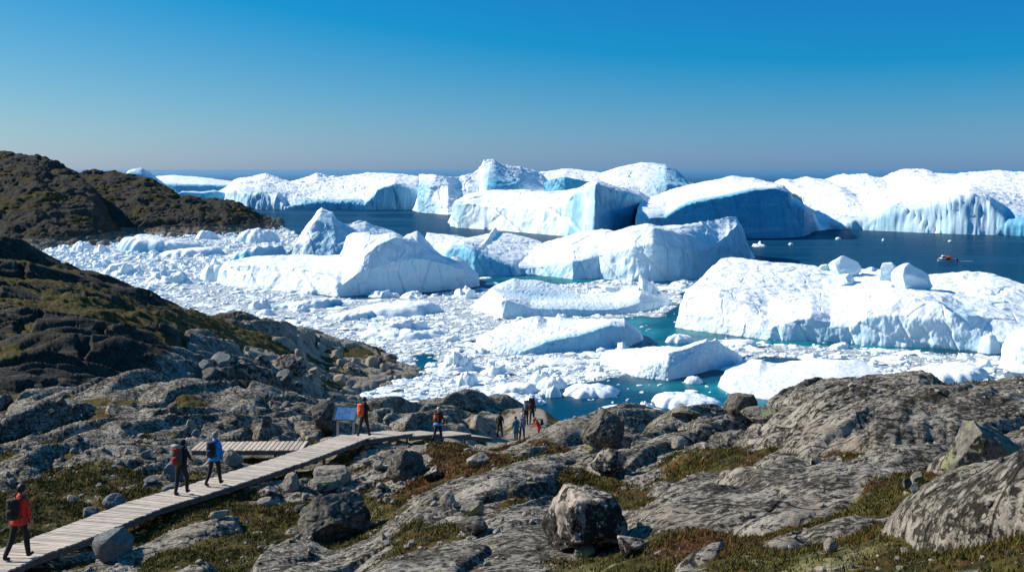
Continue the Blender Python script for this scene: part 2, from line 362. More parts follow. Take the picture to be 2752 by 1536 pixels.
PROF = {
 -700: [(1,38.3),(4,36.8),(8,35),(14,33),(20,31.6),(30,30),(45,28.5),(58,27.5),(70,26.5),(85,26),(100,27),(120,29),(150,31),(175,30),(215,15),(235,0),(250,-4)],
 -200: [(1,38.3),(4,36.8),(8,35),(14,33),(20,31.5),(29,29.9),(45,27.9),(58,26.2),(70,24.6),(85,23.8),(100,25),(120,27.4),(150,30.0),(170,28),(205,10),(225,0),(250,-4)],
 0: [(1,38.3),(4,36.8),(8,35),(14,33),(20,31.3),(24.5,30.4),(29,29.6),(36,28.5),(45,27.2),(58,25.4),(70,23.9),(85,22.9),(100,23.7),(120,25.7),(150,28.2),(165,27),(200,12),(222,0),(250,-4)],
 250: [(1,38.3),(4,36.8),(8,35.1),(14,33.1),(20,31.6),(26,30.1),(31,29.3),(36,28.9),(45,28.0),(58,26.0),(64,25.6),(75,22.3),(85,21.5),(100,21.9),(120,23.4),(145,25.0),(160,23),(200,8),(215,0),(250,-4)],
 400: [(1,38.3),(4,36.9),(8,35.3),(14,33.4),(20,31.8),(27.5,29.8),(32,29.4),(38,28.6),(48,27.5),(62,26.2),(75,21.5),(90,20),(105,20),(120,20.6),(140,21.2),(155,21.4),(168,19),(200,8),(218,0),(250,-4)],
 500: [(1,38.3),(4,36.9),(8,35.4),(14,33.5),(20,32.0),(22.7,31.2),(27.5,30.2),(32,29.4),(38,28.7),(48,27.5),(56,27.0),(62,26.4),(75,21.5),(90,19),(105,18),(120,17.8),(140,17.7),(165,17.4),(180,14),(205,5),(220,0),(250,-4)],
 650: [(1,38.3),(4,37),(8,35.6),(14,33.7),(21,31.8),(27,30.6),(33,29.3),(38,28.6),(46,27.6),(57,26.6),(66,25.5),(78,20.5),(95,16.5),(115,14),(140,12.7),(165,11.5),(190,11.2),(207,10.9),(218,8),(235,0),(250,-4)],
 800: [(1,38.3),(4,37),(8,35.8),(14,33.8),(21,31.9),(26,30.9),(33,29.6),(38,28.5),(43,27.9),(50,27.0),(60,25.7),(68,24.7),(82,19),(100,14),(120,10),(140,8),(165,6.7),(190,6.8),(212,7.3),(222,4),(235,0),(250,-4)],
 900: [(1,38.3),(4,37),(8,35.9),(14,33.9),(21,31.8),(26,30.8),(33,29.3),(38,28.2),(44,27.6),(52,26.6),(60,25.3),(72,23.7),(82,19),(110,9),(140,2.5),(165,1.2),(178,1.8),(195,3.3),(213,4.3),(222,2.5),(232,-1),(250,-4)],
 1000: [(1,38.3),(4,37),(8,35.9),(14,34.2),(17,33.5),(21,32),(26,31.1),(33,29.8),(40,28.3),(47,27),(52,26.4),(60,25),(78,22.0),(90,18),(115,8),(140,0),(160,-1.5),(180,-.6),(186,1.1),(200,2.0),(216,2.8),(224,1),(230,-1.5),(250,-4)],
 1134: [(1,38.3),(4,37),(8,36),(13,34.6),(17,33.6),(20,33.0),(25,31.8),(30,31.0),(36,29.6),(42,28.2),(49,26.7),(55,25.7),(65,24.2),(80,21.6),(90,18),(110,10),(135,1),(150,-2),(190,-2),(196,0.4),(200,.9),(205,.6),(210,-1.5),(250,-4)],
 1250: [(1,38.3),(4,37.1),(8,36.1),(13,34.8),(17,33.9),(20,33.3),(25,32.2),(30,31.1),(36,29.8),(45,27.5),(55,24.9),(65,23.4),(75,21.8),(84,21.1),(92,18),(115,8),(138,0),(150,-3),(250,-5)],
 1376: [(1,38.3),(4,37.1),(8,36.1),(13,34.8),(17,34.1),(20,33.5),(25,32.5),(30,31.3),(36,29.8),(45,27.7),(55,24.7),(67,22.0),(75,20.8),(83,20.6),(92,17.5),(115,8),(138,0),(150,-3),(250,-5)],
 1600: [(1,38.4),(4,37.2),(8,36.3),(10,35.9),(13,34.9),(16,34.1),(20,33.4),(26,32.4),(32,31.2),(40,29.4),(50,26.9),(60,25.0),(70,22.9),(76,21.5),(90,16),(120,6),(138,0),(150,-3),(250,-5)],
 1800: [(1,38.4),(4,37.4),(8,36.5),(11,35.7),(16,34.5),(20,33.8),(26,32.8),(32,31.6),(40,30.0),(48,28.3),(55,25.5),(70,20),(100,10),(130,0),(150,-3),(250,-5)],
 2000: [(1,38.4),(4,37.7),(9,36.4),(13,35.3),(17,34.5),(22,33.8),(28,32.9),(34,31.8),(38,30.8),(50,26),(80,15),(120,0),(150,-3),(250,-5)],
 2120: [(1,38.4),(4,37.8),(8,36.7),(12,35.7),(16,34.8),(20,34.2),(22,34.0),(26,33.9),(30,33.3),(40,29),(60,22),(90,10),(120,0),(150,-3),(250,-5)],
 2200: [(1,38.4),(4,37.9),(8,36.8),(11,36.0),(15,35.1),(19,34.5),(22,34.5),(26,34.35),(31,33.4),(45,27),(60,22),(90,10),(120,0),(150,-3),(250,-5)],
 2450: [(1,38.5),(4,38.0),(7,37.1),(10,36.4),(13,35.7),(17,35.1),(20,35.1),(26,34.72),(33,33.0),(45,27),(60,22),(90,10),(120,0),(150,-3),(250,-5)],
 2752: [(1,38.6),(4,38.1),(5,37.9),(8,37.1),(11,36.3),(15,35.7),(20,35.4),(25,35.05),(31,33.5),(45,27),(60,22),(90,10),(120,0),(150,-3),(250,-5)],
 3300: [(1,38.6),(4,38.1),(8,37.4),(14,36.5),(20,36.2),(25,35.8),(33,33.8),(45,28),(60,22),(90,10),(120,0),(150,-3),(250,-5)],
}
NV = 1350
TPX = np.concatenate([-650-np.geomspace(8, 7500, 70)[::-1], np.linspace(-650, 3150, 1500), 3150+np.geomspace(8, 9000, 80)]); NU = len(TPX); DPX = 3800/1499
TY = 1.5*np.power(240/1.5, np.linspace(0, 1, NV)**0.72)
def base_z():
    keys = sorted(PROF); C = []
    for k in keys:
        p = np.array(PROF[k], float); C.append(np.interp(np.log(TY), np.log(p[:, 0]), p[:, 1]))
    C = np.array(C); Z = np.empty((NU, NV))
    for j in range(NV): Z[:, j] = np.interp(TPX, keys, C[:, j])
    Z = blur(Z, 26, 0)
    return blur(Z, 7, 1)
TX = TPX[:, None]*0 + wx(TPX[:, None], TY[None, :]); TYY = np.repeat(TY[None, :], NU, 0)
def pyof(Z): return HY + (H-Z)/TYY*F
def blobs(PY, L):
    A = np.zeros_like(PY); P = TPX[:, None]
    for (px, py, rx, ry, s) in L:
        A += s*np.exp(-(((P-px)/rx)**2 + ((PY-py)/ry)**2))
    return A
def seg_dist(P, x, y):
    """distance to a polyline and height along it"""
    D = np.full(x.shape, 1e9); ZZ = np.zeros(x.shape)
    for a, b in zip(P[:-1], P[1:]):
        d = b-a; L2 = d.x*d.x+d.y*d.y
        t = np.clip(((x-a.x)*d.x+(y-a.y)*d.y)/L2, 0, 1)
        q = np.hypot(x-a.x-t*d.x, y-a.y-t*d.y); n = q < D
        D = np.where(n, q, D); ZZ = np.where(n, a.z+t*d.z, ZZ)
    return D, ZZ
VEG = [(180,1290,330,60,1),(60,1380,160,60,.9),(150,1220,200,40,.9),(430,1340,120,30,.7),(580,1300,110,35,.9),(420,1240,120,25,.5),
 (200,905,320,48,1.2),(60,830,200,25,.6),(120,1085,250,36,1.3),(60,990,110,60,.7),(240,1030,60,40,.4),(330,855,160,14,.7),(560,885,180,40,1.2),(640,930,90,25,.5),(230,800,60,10,.6),(480,845,80,8,.6),
 (300,1135,120,28,.9),(480,1075,90,12,.8),(390,1190,40,40,.6),(1090,1440,150,50,1),(1010,1360,150,22,.9),(980,1290,130,30,.9),(720,1370,180,22,.9),(600,1460,170,40,.8),(470,1510,90,30,.8),(800,1290,60,20,.4),
 (1250,1250,160,40,1.2),(1440,1205,80,14,1.1),(1420,1290,190,24,.9),(1330,1330,120,20,.8),(1560,1290,110,20,.6),(1200,1225,90,20,.6),
 (1900,1235,150,22,1.2),(2190,1220,150,22,1.3),(2280,1255,130,20,1.1),(2000,1270,120,16,.5),(2330,1330,110,40,.9),(2500,1300,120,22,1.1),(2430,1350,90,40,.9),(2200,1495,230,45,.5),(2380,1440,110,60,.7),(1830,1450,160,45,.9),(1560,1520,170,25,.7),(1950,1505,140,40,1),(2240,1400,90,25,.6),(1060,1510,50,14,.3),(50,700,80,20,.3),(1700,1060,60,20,.1)]
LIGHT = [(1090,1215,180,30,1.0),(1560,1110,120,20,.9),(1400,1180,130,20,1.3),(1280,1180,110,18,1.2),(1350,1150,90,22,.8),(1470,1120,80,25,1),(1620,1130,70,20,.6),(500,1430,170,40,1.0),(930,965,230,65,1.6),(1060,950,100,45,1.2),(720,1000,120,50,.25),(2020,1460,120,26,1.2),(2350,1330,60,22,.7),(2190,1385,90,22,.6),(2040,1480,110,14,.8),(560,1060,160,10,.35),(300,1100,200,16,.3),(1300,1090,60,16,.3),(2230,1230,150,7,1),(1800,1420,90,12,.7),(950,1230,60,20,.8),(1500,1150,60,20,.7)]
SOILB = [(1250,1250,200,45,.9),(1100,1290,130,30,.8),(1440,1205,90,20,1),(950,1300,110,40,.5),(700,1360,140,40,.5),(1900,1490,130,30,.6),(1430,1320,170,22,.9),(2170,1225,70,20,.8),(2530,1300,110,20,.8),(2380,1460,140,40,.3),(1880,1460,110,30,.8),(2230,1420,80,24,.7)]
PALE = [(2200,1500,190,50,1),(2300,1300,90,20,.6),(1480,1450,60,40,.9),(1560,1530,160,20,.8),(2050,1520,120,20,.7)]
def make_terrain():
    Z0 = base_z(); PY = pyof(Z0); x, y = TX, TYY
    # warped, foliated coordinates (bands run away to the right)
    wxx = x + 3.0*pn2(x/14, y/14, 3); wyy = y + 3.0*pn2(x/14, y/14, 4)
    wx2 = x + 0.6*pn2(x/2.5, y/2.5, 5); wy2 = y + 0.6*pn2(x/2.5, y/2.5, 6)
    ang = math.radians(40); c, s = math.cos(ang), math.sin(ang)
    def band(xx, yy, la, lb): return (xx*c+yy*s)/la, (-xx*s+yy*c)/lb
    A = np.clip(y/75, 0.06, 1.0)                       # how big the big forms are
    far = sm(55, 90, y)
    n = np.zeros_like(x)
    u, v = band(wxx, wyy, 40, 17); n += 2.2*far*(np.abs(pn2(u, v, 21))*2-0.55)
    u, v = band(wxx, wyy, 16, 7.5); n += 1.15*A*(np.abs(pn2(u, v, 22))*2-0.5)
    u, v = band(wx2, wy2, 6.0, 2.4); n += 0.42*np.clip(y/40, 0.12, 1)*(np.abs(pn2(u, v, 23))*2-0.5)
    # rounded blocks parted by cracks
    f1, f2, cid = wor2(wx2/3.4, wy2/2.6, 31); bl = np.sqrt(np.clip(1-f1*f1*1.1, 0, 1))-0.6
    bm = sm(0.05, 0.35, pn2(x/20, y/20, 33))*np.clip(y/40, 0, 1)
    prom = sm(700, 820, TPX[:, None]+0*y)*sm(120, 150, y)
    bm = np.maximum(bm, prom)
    n += bm*((0.35+0.75*prom)*bl + (0.34+0.2*prom)*(cid-0.5) - 0.35*sm(0.12, 0.0, f2-f1))
    g1, g2, gid = wor2(wx2/1.2, wy2/0.85, 35); n += (0.03+0.05*bm+0.2*prom)*np.clip(y/30, 0.25, 1)*(np.sqrt(np.clip(1-g1*g1*1.1, 0, 1))-0.6+0.5*(gid-0.5))
    u, v = band(wx2, wy2, 2.4, 0.75); n += 0.09*np.clip(y/26, 0.4, 1.2)*(np.abs(pn2(u, v, 24))*2-0.5)
    u, v = band(wx2, wy2, 0.95, 0.28); r = np.abs(pn2(u, v, 25))*2-0.5; n += 0.028*np.clip(y/18, 0.6, 1.6)*r
    u, v = band(x, y, 0.34, 0.13); n += 0.008*np.clip(y/12, 0.8, 2.2)*(np.abs(pn2(u, v, 26))*2)
    n += 0.010*pn2(x/0.09, y/0.09, 27)*np.clip(y/12, 0.7, 2)
    # ledges: gentle backs towards the light, short steep fronts away from it
    vv = -wx2*s+wy2*c; uu = wx2*c+wy2*s
    for lam, hh, k, lo in ((9.0, 1.5, 61, 0.45), (3.3, 0.50, 62, 0.2), (1.15, 0.13, 63, 0.3)):
        ph = vv/lam+0.9*pn2(uu/(lam*2.6), vv/(lam*1.6), k); f = ph-np.floor(ph); ew = np.clip(0.014*y/lam, 0.07, 0.45); saw = np.where(f < ew, sm(0, 1, f/ew), 1-(f-ew)/(1-ew))
        msk = sm(-0.12, 0.28, pn2(uu/(lam*3.0)+5, vv/(lam*1.3), k+5)); amp = hh*np.clip(y/45, 0.35, 1.5)*(sm(60, 30, y) if lam < 2 else 1) if lam < 5 else hh*sm(38, 90, y)
        n += amp*msk*(saw-0.5)
    # long joints in the rock
    for (k, dirn, sp, dp, w0) in ((41, 105, 7.0, 1.2, 0.06), (42, 20, 5.0, 0.6, 0.05), (43, 65, 4.2, 0.7, 0.05)):
        ca, sa = math.cos(math.radians(dirn)), math.sin(math.radians(dirn))
        q = ((-wx2*sa+wy2*ca) + 0.8*pn2(x/6, y/6, k))/sp; fq = np.abs(q-np.round(q))
        m = sm(0.0, 0.3, pn2(x/9, y/9, k+3))
        n -= dp*m*np.clip(y/35, 0.25, 1.3)*sm(w0*1.6, w0*0.2, fq)
    n = np.where(n < -1.5*A-0.3, (-1.5*A-0.3)+0.3*(n+1.5*A+0.3), n)
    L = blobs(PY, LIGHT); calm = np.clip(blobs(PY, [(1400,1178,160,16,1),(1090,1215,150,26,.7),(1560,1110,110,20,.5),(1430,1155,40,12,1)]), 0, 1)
    n *= 1-0.72*calm; n *= 1-0.45*prom*sm(9, 3, Z0)
    # named rock forms: (px, Y, rx, ry, height, power)
    D = np.zeros_like(x)
    for (px, Y, rx, ry, h, rot) in [(2800, 8.9, 1.15, 1.9, 0.8, 0.2), (2060, 15.5, 2.6, 2.2, 0.42, 0.7), (1500, 18.5, 3.2, 1.3, 0.25, 0.8), (900, 13.5, 2.6, 1.5, 0.35, 0.9), (2500, 19.5, 3.0, 1.6, 0.55, 0.2), (2250, 22.0, 1.8, 1.3, 0.6, 0), (2690, 14.6, 1.0, 0.9, 0.6, 0), (2400, 16.2, 1.3, 0.9, 0.45, 0.5), (1330, 22.5, 4.5, 1.3, 0.3, 0.7), (1700, 30.5, 5, 1.6, 0.45, 0.8), (1550, 38.5, 5, 1.6, 0.5, 0.5), (1290, 80, 8, 4, 0.9, 0.2), (1100, 68, 6, 3, 0.8, 0), (1560, 68, 5, 4, 0.8, 0.2), (460, 60.5, 12, 3, 1.2, 0), (700, 60, 9, 3, 0.9, 0), (150, 52, 9, 3, 1.0, 0.1), (560, 47, 5, 2.2, 0.7, 0), (300, 44, 5, 1.5, 0.5, 0.2), (60, 39, 5, 1.5, 0.5, 0.1), (480, 25.8, 2.0, 1.3, 0.3, 0.6), (1080, 39, 3.0, 2.2, 0.4, 0.1), (600, 128, 10, 6, 2.0, 0.2), (250, 95, 12, 6, 2.5, 0.2), (620, 96, 9, 5, 2.0, 0), (2290, 11.6, .9, .45, .26, .5), (2020, 11.0, 1.1, .4, .22, .6), (2120, 13.6, .8, .5, .3, .3), (1800, 12.2, 1.2, .4, .22, .7), (2560, 12.6, .7, .4, .3, 0)]:
        X0 = wx(px, Y); cr, sr = math.cos(rot), math.sin(rot); a = ((x-X0)*cr+(y-Y)*sr)/rx; b = (-(x-X0)*sr+(y-Y)*cr)/ry
        d = a*a+b*b; D = np.maximum(D, h*np.sqrt(np.clip(1-d*(1+0.3*pn2(x/rx*1.3, y/ry*1.3, 9)), 0, 1)))
    rock = Z0 + D + n - 0.25*A - 0.9*sm(40, 55, y)*sm(1480, 1600, TPX[:, None]+0*y)*sm(2000, 1900, TPX[:, None]+0*y)
    shelf = sm(205, 190, y)
    # tundra soil fills the hollows
    V = blobs(PY, VEG); V = V + 0.55*pn2(x/(2+y*0.05), y/(2+y*0.08), 51)
    sc = np.clip(y/45, 0.16, 1.6)
    soil = Z0 - 0.15*A + D*0.25 + sc*(-0.34 + 0.62*np.clip(V, -0.4, 1.15)) + 0.10*np.clip(y/30, 0.3, 1.5)*(np.abs(pn2(x/1.5, y/1.2, 52))*2-0.4) + 0.55*sm(60, 110, y)*pn2(x/6, y/5, 55) + 0.3*sm(60, 110, y)*(np.abs(pn2(x/2.2, y/1.8, 56))*2-.4) + 0.05*pn2(x/0.35, y/0.3, 53)*np.clip(y/20, 0.5, 1.6) + 0.02*pn2(x/0.12, y/0.12, 54)
    land = sm(0.6, 2.0, Z0)
    soil = np.where(land > 0, soil, -99)
    dif = (soil-rock)/np.clip(y/40, 0.2, 1.2)
    Z = np.maximum(rock, soil*land + (1-land)*-9)
    veg = np.clip(0.5 + dif*2.2, 0, 1)*land
    # the path of the boardwalks is kept clear
    for P, drop, w in ((BWP, 0.32, 1.0), (BR, 0.50, 1.0)):
        d, zz = seg_dist(P, x, y); lim = zz - drop - 0.0*d
        t = sm(w+2.0, w-0.1, d); Z = np.where((Z > lim), Z*(1-t)+lim*t, Z)
        lo = zz-0.62; t2 = sm(w+2.2, w+0.4, d); Z = np.where(Z < lo, Z*(1-t2)+lo*t2+0.0, Z)
    for P in RAMPS:
        d, zz = seg_dist(P, x, y); lim = zz-0.34; t = sm(2.4, 0.8, d); Z = Z*(1-t)+lim*t+0.05*t*pn2(x/0.8, y/0.8, 58)
    hx, hy = wx(1177, 48.5), 48.5; t = sm(2.0, 0.7, np.hypot(x-hx, y-hy)); Z = Z*(1-t)+26.85*t; veg *= 1-t      # flat rock beside the second ramp
    # trodden sandy path past the ramps
    PTH = [Vector((wx(1290, 54), 54, 24.85)), Vector((wx(1345, 61), 61, 23.2)), Vector((wx(1395, 66), 66, 22.1)), Vector((wx(1420, 69), 69, 21.95)), Vector((wx(1428, 73), 73, 21.8)), Vector((wx(1425, 80), 80, 20.8))]
    d, zz = seg_dist(PTH, x, y); t = sm(2.6, 0.9, d); Z = Z*(1-t)+zz*t; pathm = sm(1.5, 0.8, d); veg *= 1-pathm
    # keep the crests that stand against the water where they belong is left to the profiles
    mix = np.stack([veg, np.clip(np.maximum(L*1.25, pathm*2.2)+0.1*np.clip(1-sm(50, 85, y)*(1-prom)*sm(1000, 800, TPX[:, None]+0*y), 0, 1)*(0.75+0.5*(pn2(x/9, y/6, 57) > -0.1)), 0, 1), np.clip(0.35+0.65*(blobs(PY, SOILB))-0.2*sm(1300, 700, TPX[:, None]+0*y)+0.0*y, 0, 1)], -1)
    mix[..., 2] = np.clip(mix[..., 2], 0, 1); mix = np.concatenate([mix, np.clip(blobs(PY, PALE), 0, 1)[..., None]], -1)
    return Z, mix
TZ, TMIX = make_terrain()
def z_at(X, Y):
    px = X/Y*F+HX
    i = np.clip(np.interp(px, TPX, np.arange(NU)), 0, NU-1.001); j = np.clip(np.interp(Y, TY, np.arange(NV)), 0, NV-1.001)
    a, b = int(i), int(j); fi, fj = i-a, j-b
    return float((TZ[a, b]*(1-fi)+TZ[a+1, b]*fi)*(1-fj)+(TZ[a, b+1]*(1-fi)+TZ[a+1, b+1]*fi)*fj)
def hit(px, py, ymin=4.0, ymax=240.0):
    """where the sight line through a photo pixel meets the ground"""
    i = int(round(float(np.interp(px, TPX, np.arange(NU)))))
    ray = H-(py-HY)/F*TY; ok = (TZ[i] >= ray) & (TY >= ymin) & (TY <= ymax)
    j = int(np.argmax(ok)) if ok.any() else NV-1
    return Vector((wx(px, TY[j]), TY[j], TZ[i, j]))
V3 = np.stack([TX, TYY, TZ], -1).reshape(-1, 3)
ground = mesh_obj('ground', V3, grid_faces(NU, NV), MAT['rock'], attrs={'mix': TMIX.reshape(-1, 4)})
meta(ground, 'rocky tundra ground of smooth grey bedrock with moss in the hollows', kind='structure')

# ---------------------------------------------------------------- far headlands
def pl(row, u, k): # row: list of tuples, interpolate field k against px
    a = np.array([r[0] for r in row], float); b = np.array([r[k] for r in row], float); return np.interp(u, a, b)
def loft(name, rows, nu, nv, mat, style, L, back, smooth=(2, 2), seed=0, amp=0.55, dirt=0.3, x_close=True, rough=0.0, sub=-2.5):
    """rows from the waterline up to the crest, each a list of (px, py[, d[, blue]]); d = metres behind the waterline.
    Returns a closed body standing in the sea, displaced by noise."""
    R = []; B = []; U = np.linspace(0, 1, nu); r0 = rows[0]
    x0, x1 = r0[0][0], r0[-1][0]
    for k, r in enumerate(rows):
        r = [tuple(q)+(0.0,)*(4-len(q)) for q in r]
        px = r[0][0]+(r[-1][0]-r[0][0])*U
        py = pl(r, px, 1); d = pl(r, px, 2); b = pl(r, px, 3)
        Yw = H*F/(pl(r0, np.clip(px, x0, x1), 1)-HY)
        Y = Yw+d
        Z = H-(py-HY)/F*Y
        if k == 0:
            r1 = [tuple(q)+(0.0,)*(4-len(q)) for q in rows[1]]; b = np.maximum(b, pl(r1, px, 3))
            X0, Y0 = wx(px, Yw), Yw; R.append(np.stack([X0, Y0, np.full(nu, sub)], -1)); B.append(b)
        R.append(np.stack([wx(px, Y), Y, Z], -1)); B.append(b)
    top = R[-1]; ym = top[:, 1]
    R.append(np.stack([top[:, 0]*(ym+back*0.5)/ym, ym+back*0.5, top[:, 2]*0.75], -1)); B.append(B[-1])
    R.append(np.stack([top[:, 0]*(ym+back)/ym, ym+back, np.full(nu, sub)], -1)); B.append(B[-1]*0)
    R = np.array(R); B = np.array(B)            # rows, nu
    seg = np.linalg.norm(np.diff(R, axis=0), axis=2).mean(1); seg[-2:] *= 0.35; seg[0] *= 0.4
    t = np.concatenate([[0], np.cumsum(seg)])/seg.sum(); tv = np.linspace(0, 1, nv)
    P = np.empty((nu, nv, 3)); BB = np.empty((nu, nv))
    for i in range(nu):
        for c in range(3): P[i, :, c] = np.interp(tv, t, R[:, i, c])
        BB[i] = np.interp(tv, t, B[:, i])
    zz = P[..., 2].copy()
    for c in range(3): P[..., c] = blur(blur(P[..., c], smooth[0], 0), smooth[1], 1)
    BB = blur(blur(BB, 1, 0), 1, 1)
    e = np.minimum(U, 1-U)[:, None]; k = sm(0, 0.018, e)
    if x_close:
        P[..., 2] = sub+(P[..., 2]-sub)*k; cy = P[:, :1, 1]
        P[..., 1] = cy+(P[..., 1]-cy)*(0.25+0.75*k)
    du = np.gradient(P, axis=0); dv = np.gradient(P, axis=1); N = np.cross(du, dv); N /= np.linalg.norm(N, axis=2)[..., None]+1e-9
    if (N[..., 2]-N[..., 1]).mean() < 0: N = -N
    x, y, z = P[..., 0], P[..., 1], P[..., 2]
    q = lambda s, sd, zs=1.0: pn3(x/(s*L), y/(s*L), z/(s*L*zs), seed+sd)
    if style == 'ice':
        D = 0.040*L*q(0.9, 1) + 0.026*L*(np.abs(q(0.42, 2))*2-0.5) + 0.020*L*(0.5-np.abs(q(0.2, 3))*2) + 0.009*L*q(0.09, 4) + 0.005*L*(np.abs(q(0.045, 5))*2-.4)
        st = np.clip((0.72-N[..., 2])/0.35, 0, 1)
        w1, w2, wc = wor2((x*0.9+y*0.55)/(.30*L), z/(.55*L)+x*0.4/(.3*L), seed); w3, w4, wd = wor2((x*0.9+y*0.55)/(.11*L)+7, z/(.2*L)-x*0.3/(.11*L), seed+1)
        D += st*L*(0.055*(wc-.5)+0.035*(0.45-w1)-0.03*sm(.10, .0, w2-w1)+0.024*(wd-.5)+0.016*(.45-w3))
        D += st*L*(0.020*(np.abs(pn3(x/(.22*L), y/(.22*L), z/(1.6*L), seed+6))*2-0.4) + 0.008*(np.abs(pn3(x/(.08*L), y/(.08*L), z/(.3*L), seed+7))*2-0.4))
        v1, v2, vd = wor2(x/(.5*L)+.3*q(.5, 21), y/(.5*L), seed+3); D += (1-st)*L*0.018*((vd-.5)-0.8*sm(.06, .0, v2-v1))
        if rough: D += 0.5*rough*L*(0.05*(np.abs(q(0.16, 8))*2-0.4)+0.035*(0.5-np.abs(q(0.07, 9))*2)+0.02*(np.abs(q(0.035, 10))*2))*(0.5+0.5*(q(0.6, 11) > 0))
    else:
        D = 0.10*L*(np.abs(q(1.1, 1))*2-0.5) + 0.10*L*(np.abs(q(0.5, 2, 0.6))*2-0.5) + 0.055*L*(np.abs(q(0.22, 3, .6))*2-0.5) + 0.028*L*(np.abs(q(0.1, 4, .6))*2-.4) + 0.014*L*(np.abs(q(0.045, 5))*2-.4)
    P = P + N*(D*amp*sm(0, 0.03, e))[..., None]
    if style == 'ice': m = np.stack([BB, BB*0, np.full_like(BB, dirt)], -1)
    else:
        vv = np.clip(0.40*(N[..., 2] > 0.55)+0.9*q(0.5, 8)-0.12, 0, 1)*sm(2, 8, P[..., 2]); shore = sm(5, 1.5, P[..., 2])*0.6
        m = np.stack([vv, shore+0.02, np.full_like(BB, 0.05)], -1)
    return mesh_obj(name, P.reshape(-1, 3), grid_faces(nu, nv), mat, attrs={'mix': m.reshape(-1, 3)})
o = loft('headland_hill', [[(150,640),(290,634),(506,634),(604,629),(700,620),(766,614)],
    [(150,560,30),(300,560,30),(500,585,25),(604,598,20),(700,602,12),(768,613,2)],
    [(150,500,90),(260,500,90),(400,520,80),(500,560,60),(604,570,40),(700,590,18),(769,613,4)],
    [(150,470,150),(210,464,150),(249,458,150),(304,458,150),(350,464,150),(413,483,130),(448,501,120),(483,528,100),(553,540,80),(623,547,60),(681,571,35),(713,592,22),(740,602,12),(770,613,5)]], 520, 260, MAT['rockfar'], 'rock', 34, 160, seed=61)
meta(o, 'dark rocky headland reaching down to a low tip beside the open water', kind='structure')
o = loft('near_headland_hill', [[(-650,690),(-200,680),(0,672),(97,672),(249,661),(288,653),(330,645),(352,640)],
    [(-650,600,30),(-200,600,30),(0,610,30),(150,618,25),(249,630,15),(300,640,8),(352,641,3)],
    [(-650,480,90),(-200,500,90),(0,520,80),(150,530,70),(250,560,50),(310,610,25),(354,641,5)],
    [(-650,350,160),(-200,375,160),(0,400,160),(58,409,155),(117,421,150),(167,442,140),(210,466,125),(240,500,100),(280,560,70),(320,615,35),(356,641,7)]], 520, 260, MAT['rockfar'], 'rock', 34, 160, seed=71)
meta(o, 'tall dark hillside at the left edge above the ice', kind='structure')
# ================================================================ SEA
def blob_at(PX, PYv, L):
    A = np.zeros_like(PX)
    for (px, py, rx, ry, s) in L: A = np.maximum(A, s*np.exp(-(((PX-px)/rx)**2+((PYv-py)/ry)**2)))
    return A
DENSE = [(60,660),(290,640),(560,622),(760,608),(830,650),(600,760),(900,800),(1140,790),(1290,778),(1400,775),(1560,755),(1800,762),(1890,750),(1830,800),(1790,850),(1640,855),(1640,960),(1690,1010),(1600,1025),(1500,1035),(1480,1062),(1370,1090),(1000,1105),(950,1085),(1000,1040),(1140,1010),(1140,1000),(1000,1000),(830,950),(530,900),(340,820),(60,720)]
THIN = [(1720,980),(1800,940),(1960,910),(2070,925),(2260,932),(2500,945),(2700,960),(2700,1040),(2350,1040),(2300,965),(2050,960),(1960,1000)]
OPEN = [(1340,752,90,14,1.0),(1240,772,60,8,.9),(1520,748,200,7,.8),(1140,975,45,38,1.0),(1620,1075,140,26,1.2),(1720,890,70,34,1.0),(1640,958,110,9,.9),(1790,855,40,30,.7),(1560,1050,90,18,.8),(1830,1060,80,22,.9),(1700,1030,90,12,.8),(1960,1075,110,22,1),(1890,1010,60,14,.8),(650,765,60,4,.7),(1700,845,60,7,.6),(1290,955,40,8,.3),(1000,800,150,6,.8),(1320,1020,50,12,.35),(1400,1000,90,14,.3)]
TURQ = [(1500,750,190,12,.7),(1560,952,170,13,1.0),(1700,900,90,34,.9),(1790,960,60,40,.6),(2010,1085,120,18,1.0),(1930,1050,90,22,.8),(2064,916,330,9,.8),(2300,930,320,9,.7),(1860,890,90,16,.6),(660,770,130,9,.9),(1690,862,90,12,.8),(1400,1000,90,20,.4),(560,735,60,8,.5),(1770,1040,90,16,.6),(1300,775,200,7,.3),(1180,980,80,30,.15),(2150,920,200,20,.35),(1520,850,170,8,.5)]
def inpoly(PX, PYv, poly):
    c = np.zeros(PX.shape, bool); n = len(poly)
    for i in range(n):
        (x1, y1), (x2, y2) = poly[i], poly[(i+1) % n]
        if y1 == y2: continue
        c ^= ((y1 > PYv) != (y2 > PYv)) & (PX < (x2-x1)*(PYv-y1)/(y2-y1)+x1)
    return c
def density(PX, PYv):
    j = 12*pn2(PX/70, PYv/25, 81)
    d = 1.0*inpoly(PX+j*2, PYv+j*0.6, DENSE); d = np.maximum(d, 0.5*inpoly(PX+j, PYv+j*0.5, THIN))
    return np.clip(d-blob_at(PX, PYv, OPEN)*1.1, 0, 1)
pyr = np.concatenate([455.0+np.geomspace(0.8, 60, 60), np.arange(516, 700, 2.0), np.arange(700, 1180, 1.5), np.geomspace(1185, 3500, 25)])
pyr = np.unique(pyr); YR = H*F/(pyr-HY)
pxc = np.concatenate([np.linspace(-14000, -900, 60), np.arange(-880, 3600, 5.0), np.linspace(3700, 16000, 60)])
PXg, PYg = np.meshgrid(pxc, pyr, indexing='ij')
dens = blur(blur(density(PXg, PYg), 3, 0), 2, 1); tq = blob_at(PXg, PYg, TURQ)*0.95
calm = np.clip(sm(690, 800, PYg), 0, 1)
S3 = np.stack([wx(PXg, YR[None, :]), np.broadcast_to(YR[None, :], PXg.shape), np.zeros_like(PXg)], -1)
